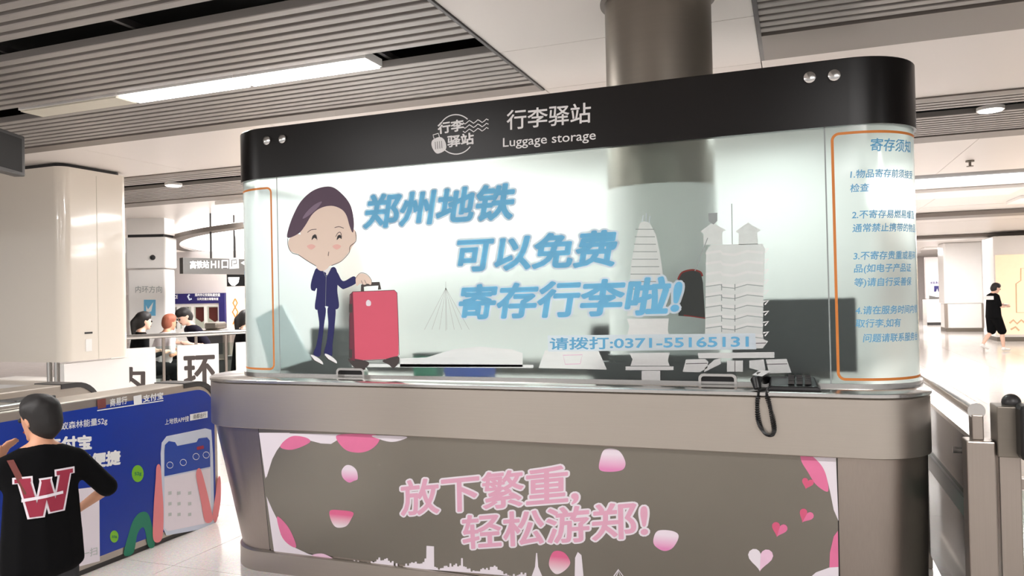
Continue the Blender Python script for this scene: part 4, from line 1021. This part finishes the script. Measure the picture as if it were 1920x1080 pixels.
# bright white column with direction sign
A = at(246, 700, K=14.5); cc = sroot('column', 'bright white column with direction lettering')
q0, q1 = at(240, 600, K=14), at(311, 600, K=14)
CS = vsurf((q0.x, q0.y), (q1.x, q1.y)); Lc = (Vector((q1.x, q1.y, 0)) - CS.A).length
slab_sz(CS, 'cladding', 0, Lc, 0, 2.25, .42, 'white_gloss', cc, bevel=.03)
slab_sz(CS, 'upper_box', -.02, Lc + .03, 2.27, CZ - .35, .48, 'white_gloss', cc, off=.03, bevel=.03)
slab_sz(CS, 'shadow_gap', .02, Lc - .02, CZ - .35, CZ - .3, .4, 'black', cc)
slab_sz(CS, 'head', 0, Lc, CZ - .3, CZ, .42, 'white', cc)
CS.text('内环方向', (254, 549), (304, 549), (254, 536), 'ink_grey', cc.children[0], bold=.0, off=.004)
CS.poly('arrow_icon', [(270, 562), (292, 562), (292, 592), (270, 592)], 'ink_cyan', cc.children[0], .004, smooth=False)
CS.poly('arrow_mark', [(274, 572), (278, 580), (288, 566), (284, 584), (275, 586)], 'ink_white', cc.children[0], .008, smooth=False)
p = CS.map(*CS.inv(288, 483), off=.035)
tag(obj('security_camera', MB().sphere((p[0], p[1], p[2]), .05, 14, 8), 'black', smooth=True), 'small black dome camera on the bright white column', 'camera')
# hanging exit sign
q0, q1 = at(343, 483, K=13), at(470, 477, K=14)
HS = vsurf((q0.x, q0.y), (q1.x, q1.y)); s0, z1_ = HS.inv(343, 483); s1, _ = HS.inv(520, 475); _, z0_ = HS.inv(343, 513)
hs_ = thing('hanging_sign', 'grey hanging exit sign with white lettering', 'sign', HS.map((s0 + s1) / 2, z0_))
sb_ = slab_sz(HS, 'board', s0, s1, z0_, z1_, .12, 'sign_grey', hs_)
HS.text('高铁站', (356, 504), (392, 503), (356, 489), 'ink_white', sb_, bold=.04, off=.003)
HS.text('H1口', (395, 504), (428, 503), (395, 488), 'ink_white', sb_, bold=.03, off=.003)
HS.poly('exit_icon', [(430, 484), (447, 483), (448, 503), (430, 504)], 'ink_white', sb_, .003, smooth=False)
HS.line('exit_mark', [(434, 500), (434, 488), (443, 487), (443, 494), (437, 495)], .02, 'sign_grey', sb_, .006)
HS.poly('arrow_mark', [(451, 493), (458, 489), (458, 497)], 'ink_white', sb_, .003, smooth=False)
for x_ in (399, 443):
    s_, _ = HS.inv(x_, 480); obj('hanger', MB().cyl(HS.map(s_, z1_, -.06), .018, CZ - z1_, 8), 'dark', hs_)
# black pendant sign under it
q0, q1 = at(425, 512, K=15), at(470, 510, K=15)
NS = vsurf((q0.x, q0.y), (q1.x, q1.y))
bs = thing('pendant_sign', 'black square hanging sign with white half disc', 'sign', NS.map(*NS.inv(425, 538)))
o = slab(NS, 'board', 425, 500, 512, 537, .1, 'black', bs)
NS.poly('half_disc', [(428, 520), (449, 520), (447, 530), (440, 536), (434, 535), (429, 529)], 'lit2', o, .003, smooth=False)
zt_ = NS.inv(425, 512)[1]; obj('hanger', MB().cyl(NS.map(NS.inv(440, 520)[0], zt_, -.05), .015, CZ - zt_, 8), 'dark', bs)
# police office front
q0, q1 = at(300, 560, K=18), at(423, 560, K=18)
PS = vsurf((q0.x, q0.y), (q1.x, q1.y)); s0 = PS.inv(300, 560)[0]; s1, zt_ = PS.inv(422, 549); _, zb_ = PS.inv(422, 568)
sh = thing('police_office', 'white police office front with navy sign band', 'booth', PS.map((s0 + s1) / 2, 0))
bnd = slab_sz(PS, 'sign_band', s0, s1, zb_, zt_, .15, 'navy', sh, off=.04)
PS.text('POLICE', (313, 560), (335, 560), (313, 553), 'ink_white', bnd, bold=.02, off=.05)
PS.text('郑州市公安局轨道交通', (367, 556), (414, 556), (367, 550), 'ink_white', bnd, bold=.03, off=.05)
PS.text('公共交通分局警务室', (371, 563), (411, 563), (371, 558), 'ink_white', bnd, bold=.03, off=.05)
PS.line('badge', [(357, 552), (354, 556), (357, 562), (361, 560)], .04, 'ink_halo', bnd, .05)
slab_sz(PS, 'corner_post', s1 - .14, s1, 0, zb_, .15, 'navy', sh, off=.04)
slab_sz(PS, 'front_wall', s0, s1 - .14, 0, 1.0, .12, 'white', sh)
slab_sz(PS, 'lintel', s0, s1 - .14, PS.inv(360, 575)[1], zb_, .12, 'white', sh)
for x_ in (334, 343, 361, 385, 411):
    s_ = PS.inv(x_, 600)[0]; slab_sz(PS, 'mullion', s_ - .03, s_ + .03, 1.0, PS.inv(360, 575)[1], .1, 'white', sh)
slab_sz(PS, 'back_wall', s0, s1, 0, zb_, .05, 'pillar', sh, off=-1.6)
slab_sz(PS, 'upper_wall', s0 - 4, s1 + 7, zt_ + .0, 2.84, .12, 'wall_far', sh, off=-.1)
slab_sz(PS, 'window_glass', s0, s1 - .14, 1.0, PS.inv(360, 575)[1], .01, 'glass', sh, off=-.05)
for x_, lb in ((375, 'maroon pennant nearer the office door'), (400, 'maroon pennant nearer the corner post')):
    s_, z_ = PS.inv(x_, 576); q = [PS.map(s_ + a_, z_ + b_, -.1) for a_, b_ in ((-.14, 0), (.14, 0), (.14, -.26), (0, -.36), (-.14, -.26))]
    t = tag(obj('pennant', MB().hexa(q, PS.n * .015), 'maroon'), lb + ' in the police window', 'pennant', 'wall pennants')
# cream advert wall behind the pendant sign
q0, q1 = at(424, 560, K=17), at(500, 560, K=17)
ES = vsurf((q0.x, q0.y), (q1.x, q1.y)); s0, zt_ = ES.inv(424, 538); s1, _ = ES.inv(500, 538)
eb = thing('advert_board', 'tall cream advert board with faint red ornament', 'advert board', ES.map((s0 + s1) / 2, 0))
o = slab_sz(ES, 'board', s0, s1, 0, zt_, .2, 'cream_lit', eb)
lines(ES, 'ornament', [[(441, 560), (437, 568), (441, 576), (436, 585), (442, 596), (437, 608)], [(441, 560), (445, 568), (441, 576), (446, 585), (442, 596), (446, 608)]], .03, 'ink_orange', o, .003)
# x-ray machine behind the people
q0, q1 = at(372, 640, K=14.4), at(430, 640, K=14.4)
XS = vsurf((q0.x, q0.y), (q1.x, q1.y))
xr = thing('baggage_scanner', 'grey baggage scanner behind the barrier', 'scanner', XS.map(XS.inv(395, 640)[0], 0))
s0, zt_ = XS.inv(372, 618); s1, _ = XS.inv(432, 618)
slab_sz(XS, 'body', s0, s1, .5, zt_, .8, 'steel_v', xr, bevel=.04)
slab_sz(XS, 'opening', s0 + .08, s1 - .15, .62, zt_ - .1, .05, 'dark', xr, off=.01)
slab_sz(XS, 'base', s0 + .05, s1 - .05, 0, .5, .7, 'dark', xr)
slab_sz(XS, 'hood', s0 + .1, s1 - .25, zt_, zt_ + .13, .5, 'steel_dark', xr, bevel=.04)
# low grey cabinet seen through the barrier
q0, q1 = at(424, 690, K=12.4), at(480, 690, K=12.4)
GS = vsurf((q0.x, q0.y), (q1.x, q1.y)); s0, zt_ = GS.inv(424, 668); s1, _ = GS.inv(490, 668)
gc = thing('bench_cabinet', 'low grey cabinet behind the barrier near the kiosk edge', 'cabinet', GS.map((s0 + s1) / 2, 0))
slab_sz(GS, 'body', s0, s1, 0, zt_ - .06, .5, 'sign_grey', gc); slab_sz(GS, 'top', s0 - .03, s1, zt_ - .06, zt_, .56, 'dark', gc)

# ================================================================== PEOPLE
def hull(bm, sph):
    """convex hull of spheres [(p,r),(q,r2)] as a new island"""
    t = bmesh.new()
    for p, r in sph:
        bmesh.ops.create_icosphere(t, subdivisions=2, radius=r if not isinstance(r, tuple) else 1, matrix=Matrix.Translation(p) @ (Matrix.Diagonal((*r, 1)) if isinstance(r, tuple) else Matrix.Identity(4)))
    bmesh.ops.convex_hull(t, input=t.verts)
    loose = [v for v in t.verts if not v.link_faces]; bmesh.ops.delete(t, geom=loose, context='VERTS')
    me = bpy.data.meshes.new('t'); t.to_mesh(me); t.free(); bm.from_mesh(me); bpy.data.meshes.remove(me)
def organic(name, parts, m, parent, vox=.012, smooth_it=4):
    """one continuous surface grown round the given capsules"""
    bm = bmesh.new()
    for sph in parts: hull(bm, [(Vector(p), r) for p, r in sph])
    me = bpy.data.meshes.new(name); bm.to_mesh(me); bm.free()
    o = bpy.data.objects.new(name, me); COL.objects.link(o)
    r = o.modifiers.new('r', 'REMESH'); r.mode = 'VOXEL'; r.voxel_size = vox
    s_ = o.modifiers.new('s', 'SMOOTH'); s_.iterations = smooth_it; s_.factor = .5
    dg = bpy.context.evaluated_depsgraph_get(); m2 = bpy.data.meshes.new_from_object(o.evaluated_get(dg))
    bpy.data.objects.remove(o); bpy.data.meshes.remove(me)
    m2.name = name; m2.materials.clear(); m2.materials.append(M[m])
    m2.polygons.foreach_set('use_smooth', [True] * len(m2.polygons))
    o = bpy.data.objects.new(name, m2); link(o, parent); return o
V = Vector
def hand(wrist, direction, side, s=1.0, curl=.35):
    """capsules of a palm with five unequal bent fingers; side = thumb direction"""
    d = V(direction).normalized(); sd = V(side); sd = (sd - d * sd.dot(d)).normalized(); nn = d.cross(sd)
    wv = V(wrist); P = []
    palm = wv + d * .045 * s
    P.append([(wv, .02 * s), (palm + sd * .018 * s, .017 * s), (palm - sd * .018 * s, .017 * s), (wv + d * .085 * s + sd * .022 * s, .012 * s), (wv + d * .085 * s - sd * .024 * s, .011 * s)])
    for i, (o_, L_) in enumerate(((.026, .07), (.009, .078), (-.009, .072), (-.026, .056))):
        a = wv + d * .085 * s + sd * o_ * s; d1 = (d + nn * curl * .5).normalized(); d2 = (d + nn * curl * 1.6).normalized(); d3 = (d + nn * curl * 2.8).normalized()
        b = a + d1 * L_ * .42 * s; c = b + d2 * L_ * .33 * s; e = c + d3 * L_ * .25 * s
        P += [[(a, .0092 * s), (b, .0085 * s)], [(b, .0085 * s), (c, .0078 * s)], [(c, .0078 * s), (e, .0068 * s)]]
    t0 = wv + d * .03 * s + sd * .02 * s; t1 = t0 + (d * .6 + sd * .8).normalized() * .035 * s; t2 = t1 + (d * .9 + sd * .25 + nn * .3).normalized() * .03 * s
    P += [[(t0, .012 * s), (t1, .0105 * s)], [(t1, .0105 * s), (t2, .0085 * s)]]
    return P
def person(label, loc, rz, J, s=1.0, vox=.014, skin='skin', hair='hair', shirt='black_matte', bottom='black_matte', long_hair=False, sleeve=.9, leglen=.95, shoes='white', detail=True, cat='person', wide=1.0, bald=False, group=None, hem=.11, sw=1.0):
    """J: joints in metres for a 1.7 m figure facing -Y; scaled by s"""
    t = thing('person', label, cat, loc, group, rz, local=True)
    j = {k: V(v) * s for k, v in J.items() if k != 'curl'}; R = lambda x: x * s
    head = j['head']; look = V(J.get('look', (0, -1, 0))).normalized(); rt = look.cross(V((0, 0, 1))).normalized(); hu = rt.cross(look)
    hp = lambda a, b, c: head + rt * R(a) + look * R(b) + hu * R(c)
    P = [[(hp(0, .0, .03), R(.088)), (hp(0, -.02, .03), R(.092)), (hp(0, .035, -.055), R(.05)), (hp(0, .05, .0), R(.055))],
         [(hp(0, .095, .0), R(.012)), (hp(0, .108, -.022), R(.014))], [(hp(-.02, .09, -.058), R(.009)), (hp(.02, .09, -.058), R(.009))],
         [(hp(0, .078, -.095), R(.022)), (hp(0, .02, -.07), R(.04))],
         [(hp(.085, -.01, .01), R(.012)), (hp(.09, -.015, -.025), R(.009))], [(hp(-.085, -.01, .01), R(.012)), (hp(-.09, -.015, -.025), R(.009))],
         [(hp(0, -.02, -.04), R(.052)), (j['neck'], R(.056))],
         [(j['neck'], R(.06)), (j['shL'], R(.05)), (j['shR'], R(.05)), (j['chest'], (R(.14 * wide), R(.1), R(.14)))],
         [(j['chest'], (R(.145 * wide), R(.1), R(.13))), (j['hip'], (R(.145 * wide), R(.105), R(.09)))]]
    for q in 'LR':
        P += [[(j['sh' + q], R(.05)), (j['el' + q], R(.036))], [(j['el' + q], R(.037)), (j['wr' + q], R(.024))],
              [(j['hp' + q], R(.08 * wide)), (j['kn' + q], R(.055))], [(j['kn' + q], R(.055)), (j['an' + q], R(.035))],
              [(j['kn' + q] * .65 + j['an' + q] * .35 + V((0, R(.015), 0)), R(.052)), (j['an' + q], R(.034))]]
        fa = (j['wr' + q] - j['el' + q]).normalized(); sd = V(J.get('thumb' + q, (0, -1, .3)))
        P += hand(j['wr' + q], fa, sd, s, J.get('curl', .35))
    organic('body', P, skin, t, vox)
    # hair
    if not bald:
        hp_ = [[(hp(0, -.022, .045), R(.1)), (hp(0, .025, .075), R(.075)), (hp(0, -.045, -.015), R(.086))], [(hp(0, -.05, -.03), R(.078)), (hp(0, -.04, -.075), R(.05))], [(hp(.05, -.0, .06), R(.055)), (hp(-.05, -.0, .06), R(.055))]]
        if long_hair: hp_ += [[(hp(0, -.09, .04), R(.045)), (hp(0, -.135, -.02), R(.045))], [(hp(0, -.135, -.02), R(.045)), (hp(0, -.12, -.18), R(.03))]]
        organic('hair', hp_, hair, t, vox)
    else:
        organic('hair', [[(hp(0, -.02, .05), R(.096)), (hp(0, -.04, .0), R(.08))]], hair, t, vox)
    if detail:
        mb = MB()
        for a in (-.034, .034): mb.sphere(hp(a, .093, .008), R(.013), 10, 6)
        obj('eyes', mb, 'black', t, smooth=True)
        organic('mouth', [[(hp(-.018, .095, -.058), R(.007)), (hp(.018, .095, -.058), R(.007))]], 'maroon', t, R(.004), 1)
    # shirt
    g = R(.022)
    S_ = [[(j['neck'] - V((0, 0, R(.02))), R(.072)), (j['shL'], R(.058)), (j['shR'], R(.058)), (j['chest'], (R(.155 * wide), R(.12), R(.15)))],
          [(j['chest'], (R(.16 * wide), R(.122), R(.14))), (j['hip'] + V((0, 0, -R(hem))), (R(.185 * wide), R(.142), R(.07)))]]
    for q in 'LR': S_.append([(j['sh' + q], R(.06)), (j['sh' + q].lerp(j['el' + q], sleeve), R(.058 if sleeve < 1 else .045))]); 
    if sleeve >= 1:
        for q in 'LR': S_.append([(j['el' + q], R(.045)), (j['wr' + q], R(.034))])
    sh_ = organic('shirt', S_, shirt, t, vox)
    B_ = [[(j['hip'], (R(.175 * wide * sw), R(.13 * sw), R(.125 * sw))), (j['hpL'], R(.095 * wide * sw)), (j['hpR'], R(.095 * wide * sw))]]
    for q in 'LR':
        e = j['hp' + q].lerp(j['kn' + q], min(leglen, 1)); B_.append([(j['hp' + q], R(.095 * wide * sw)), (e, R(.07 * wide + .01))])
        if leglen > 1: B_.append([(j['kn' + q], R(.068)), (j['kn' + q].lerp(j['an' + q], leglen - 1), R(.055))])
    organic('trousers' if leglen > 1 else 'shorts', B_, bottom, t, vox)
    for q in 'LR':
        a = j['an' + q]; f = V(J.get('toe' + q, (0, -1, 0))).normalized()
        organic('shoe', [[(a + V((0, 0, -R(.035))) - f * R(.03), R(.038)), (a + V((0, 0, -R(.045))) + f * R(.15), R(.03))], [(a, R(.042)), (a + V((0, 0, -R(.04))), R(.04))]], shoes, t, vox)
    return t, sh_, j
# standing base joints
BASE = dict(head=(0, -.01, 1.6), neck=(0, .02, 1.44), shL=(-.16, .02, 1.38), shR=(.16, .02, 1.38), chest=(0, .02, 1.25), hip=(0, .02, .95),
            elL=(-.24, .03, 1.1), elR=(.24, .03, 1.1), wrL=(-.24, -.06, .86), wrR=(.24, -.06, .86),
            hpL=(-.085, .02, .9), hpR=(.085, .02, .9), knL=(-.09, .0, .5), knR=(.09, .0, .5), anL=(-.09, .03, .085), anR=(.09, .03, .085))
# child at the lower left, seen from behind, arms raised to the chest
CH = dict(BASE); CH.update(look=(.55, -.8, -.1), elR=(-.0, 0, 0))
s = 1.25 / 1.72
cpos = at(74, 728, K=2.98); 
CH.update(shL=(-.165, .02, 1.36), shR=(.165, .02, 1.36), elL=(-.33, -.02, 1.16), elR=(.31, -.12, 1.16), wrL=(-.20, -.20, 1.02), wrR=(.18, -.2, 1.36), thumbR=(-.3, 0, 1), thumbL=(1, 0, .3), curl=.7,
          head=(0, -.02, 1.585), chest=(0, .02, 1.22), hip=(0, .02, .9))
# figure's own -Y must point away from the camera, so turn it about
child, cshirt, cj = person('child in a black T-shirt with a red letter, seen from behind', (cpos.x, cpos.y, 0), math.atan2(cpos.y, cpos.x) + PI / 2 + 0.12, CH, s=s, vox=.009, shirt='black_matte', bottom='shorts', sleeve=.97, leglen=.98, cat='child', wide=1.12, hem=.09, sw=.86)
# letter on the back: local +Y side of the shirt
def back_print(name, polys, m, off):
    mb = MB(); tree = None
    from mathutils.bvhtree import BVHTree
    bm = bmesh.new(); bm.from_mesh(cshirt.data); tree = BVHTree.FromBMesh(bm); bm.free()
    for poly in polys:
        # dense grid clipped by the polygon would be heavy: subdivide each quad strip
        a, b, c, d = [V((p[0], 0, p[1])) for p in poly]; n = 5; base = len(mb.v); vs = []
        for i in range(n + 1):
            for k in range(n + 1):
                p = a.lerp(b, i / n).lerp(d.lerp(c, i / n), k / n)
                hit = tree.ray_cast(V((p.x, 1, p.z)), V((0, -1, 0)))[0]
                y = hit.y if hit else .1
                vs.append((p.x, y + off, p.z))
        mb.add(vs, [(i * (n + 1) + k, (i + 1) * (n + 1) + k, (i + 1) * (n + 1) + k + 1, i * (n + 1) + k + 1) for i in range(n) for k in range(n)])
    return obj(name, mb, m, cshirt, fix=False)
# local x runs from the viewer's right to left when seen from behind, so mirror
def Wpolys(g):
    P = []; z1, z0, K_ = .962, .785, .8
    def bar(x0, z0_, x1, z1_, wd):
        x0, x1, wd = x0 * K_ + .003, x1 * K_ + .003, wd * K_; zc = .868; z0_ = zc + (z0_ - zc) * K_; z1_ = zc + (z1_ - zc) * K_
        P.append(((-(x0 - wd), z0_), (-(x0 + wd), z0_), (-(x1 + wd), z1_), (-(x1 - wd), z1_)))
    bar(-.085, z1 + g, -.045, z0 - g, .022 + g); bar(.005, z1 - .01 + g, -.032, z0 - g, .018 + g)
    bar(.0, z1 - .01 + g, .035, z0 + .012 - g, .018 + g); bar(.088, z1 + .012 + g, .05, z0 + .012 - g, .022 + g)
    bar(-.09, z1 - .012 - g * .5, -.09, z1 + .006 + g, .032 + g); bar(.085, z1 + .0 - g * .5, .085, z1 + .02 + g, .036 + g)
    return P
back_print('letter_outline', Wpolys(.008), 'ink_petal_white', .004)
back_print('letter', Wpolys(0), 'red', .007)
back_print('letter_band', [((.075, .862), (-.062, .872), (-.062, .883), (.075, .874))], 'ink_petal_white', .009)
# strap over the shoulder
stp = []
tree = None
from mathutils.bvhtree import BVHTree
bm = bmesh.new(); bm.from_mesh(cshirt.data); tree = BVHTree.FromBMesh(bm); bm.free()
strip_pts = []
for k in range(14):
    t_ = k / 13; x_ = .105 - .05 * t_; z_ = 1.02 - .13 * t_
    h_ = tree.ray_cast(V((x_, 1, z_)), V((0, -1, 0)))[0]
    if h_: strip_pts.append((x_, h_.y + .006, z_))
mb = MB().loft([[(p[0] - .011, p[1], p[2]) for p in strip_pts], [(p[0] + .011, p[1], p[2]) for p in strip_pts]], closed=False)
st = obj('bag_strap', mb, 'strap', child)

# man walking at the right
MW = dict(BASE); MW.update(look=(0, -.85, -.35), head=(0, -.06, 1.58), elL=(-.2, -.02, 1.12), elR=(.2, -.02, 1.12), wrL=(-.1, -.24, 1.12), wrR=(.14, -.26, 1.14), thumbL=(0, 0, 1), thumbR=(0, 0, 1), curl=.6,
    knL=(-.09, -.13, .5), anL=(-.09, -.16, .085), knR=(.09, .02, .5), anR=(.09, .26, .16), toeR=(0, -1, -.4))
p = at(1866, 658, Z=0)
wm, wsh, _ = person('man in black T-shirt and shorts walking past the cream light box', (p.x, p.y, 0), 1.95, MW, s=.98, vox=.016, skin='skin_pale', shirt='black_matte', bottom='black_matte', sleeve=.85, leglen=.98, wide=1.35)
hp2 = obj('shirt_print', MB().box(-.15, .15, .10, .158, 1.27, 1.36), 'ink_white', wsh)
phn = thing('mobile_phone', 'dark mobile phone held by the walking man', 'phone', (p.x, p.y, 0), rz=1.95, local=True)
obj('body', MB().box(-.0, .075, -.40, -.26, 1.135, 1.145), 'black', phn); obj('screen', MB().box(.005, .07, -.395, -.265, 1.1455, 1.147), 'lit2', phn)

# three seated people behind the barrier, and one at the kiosk edge
def sit(lean=0, arms=.3, look=(0, -1, -.1)):
    J = dict(BASE); dz = -.38
    for k in list(J):
        x, y, z = J[k]; J[k] = (x, y, z + dz)
    h = J['hip'][2]
    def ln(k):
        x, y, z = J[k]; J[k] = (x, y - math.sin(lean) * (z - h), h + (z - h) * math.cos(lean))
    for k in ('head', 'neck', 'shL', 'shR', 'chest', 'elL', 'elR'): ln(k)
    for q, sx in (('L', -1), ('R', 1)):
        e = J['el' + q]; J['wr' + q] = (e[0] * .7, e[1] - .24, e[2] + .02 + arms * .1)
        J['hp' + q] = (sx * .09, -.02, h - .03); J['kn' + q] = (sx * .12, -.42, h - .02); J['an' + q] = (sx * .12, -.42, .085); J['thumb' + q] = (0, 0, 1)
    J['look'] = look; return J
def seat_at(px, py, K, label, rz, J, stool=True, **k):
    """head top at the pixel"""
    q = at(px, py, K=K); top = J['head'][2] + .125; s_ = q.z / top
    hx, hy = J['head'][0] * s_, J['head'][1] * s_; c_, d_ = math.cos(rz), math.sin(rz)
    loc = (q.x - (hx * c_ - hy * d_), q.y - (hx * d_ + hy * c_), 0)
    pt, _, j = person(label, loc, rz, J, s=s_, vox=.02, **k)
    sz = j['hip'].z - .15 * s_
    st = thing('stool', 'round stool under the ' + label.split(',')[0], 'stool', loc, 'stools behind the barrier', rz, local=True)
    obj('seat', MB().cyl((0, 0, sz - .05), .19, .05, 24), 'dark', st, smooth=True)
    obj('pole', MB().cyl((0, 0, .03), .025, sz - .08, 12), 'steel_v', st, smooth=True)
    obj('foot', MB().cyl((0, 0, 0), .2, .03, 24), 'steel_v', st, smooth=True)
    return pt
aim = lambda px: math.atan2(ray(px, 560).y, ray(px, 560).x)     # facing -Y turned along the view ray
seat_at(269, 586, 11.5, 'woman with a black ponytail and black top, sitting', aim(270) + PI / 2 - 1.2, sit(.08), skin='skin_pale', shirt='black_matte', long_hair=True, sleeve=1.0, leglen=1.9)
seat_at(318, 590, 12.5, 'elderly person with reddish hair and white shirt, sitting', aim(318) + PI / 2 - 1.0, sit(.2), skin='skin', hair='hair_brown', shirt='white_cloth', sleeve=.8, leglen=1.9)
seat_at(345, 578, 13.3, 'man in dark navy T-shirt bending forward, facing left', aim(345) + PI / 2 + 2.0, sit(.45, look=(0, -.8, -.5)), skin='skin_pale', shirt='navy_cloth', sleeve=.8, leglen=1.9)
seat_at(462, 582, 11.9, 'woman with long black hair half hidden by the kiosk', aim(462) + PI / 2 - 1.3, sit(.1), skin='skin_pale', shirt='black_matte', long_hair=True, sleeve=1.0, leglen=1.9)
# passengers' things: luggage on the scanner
for k in [o for o in bpy.data.objects if '_local' in o]: del k['_local']
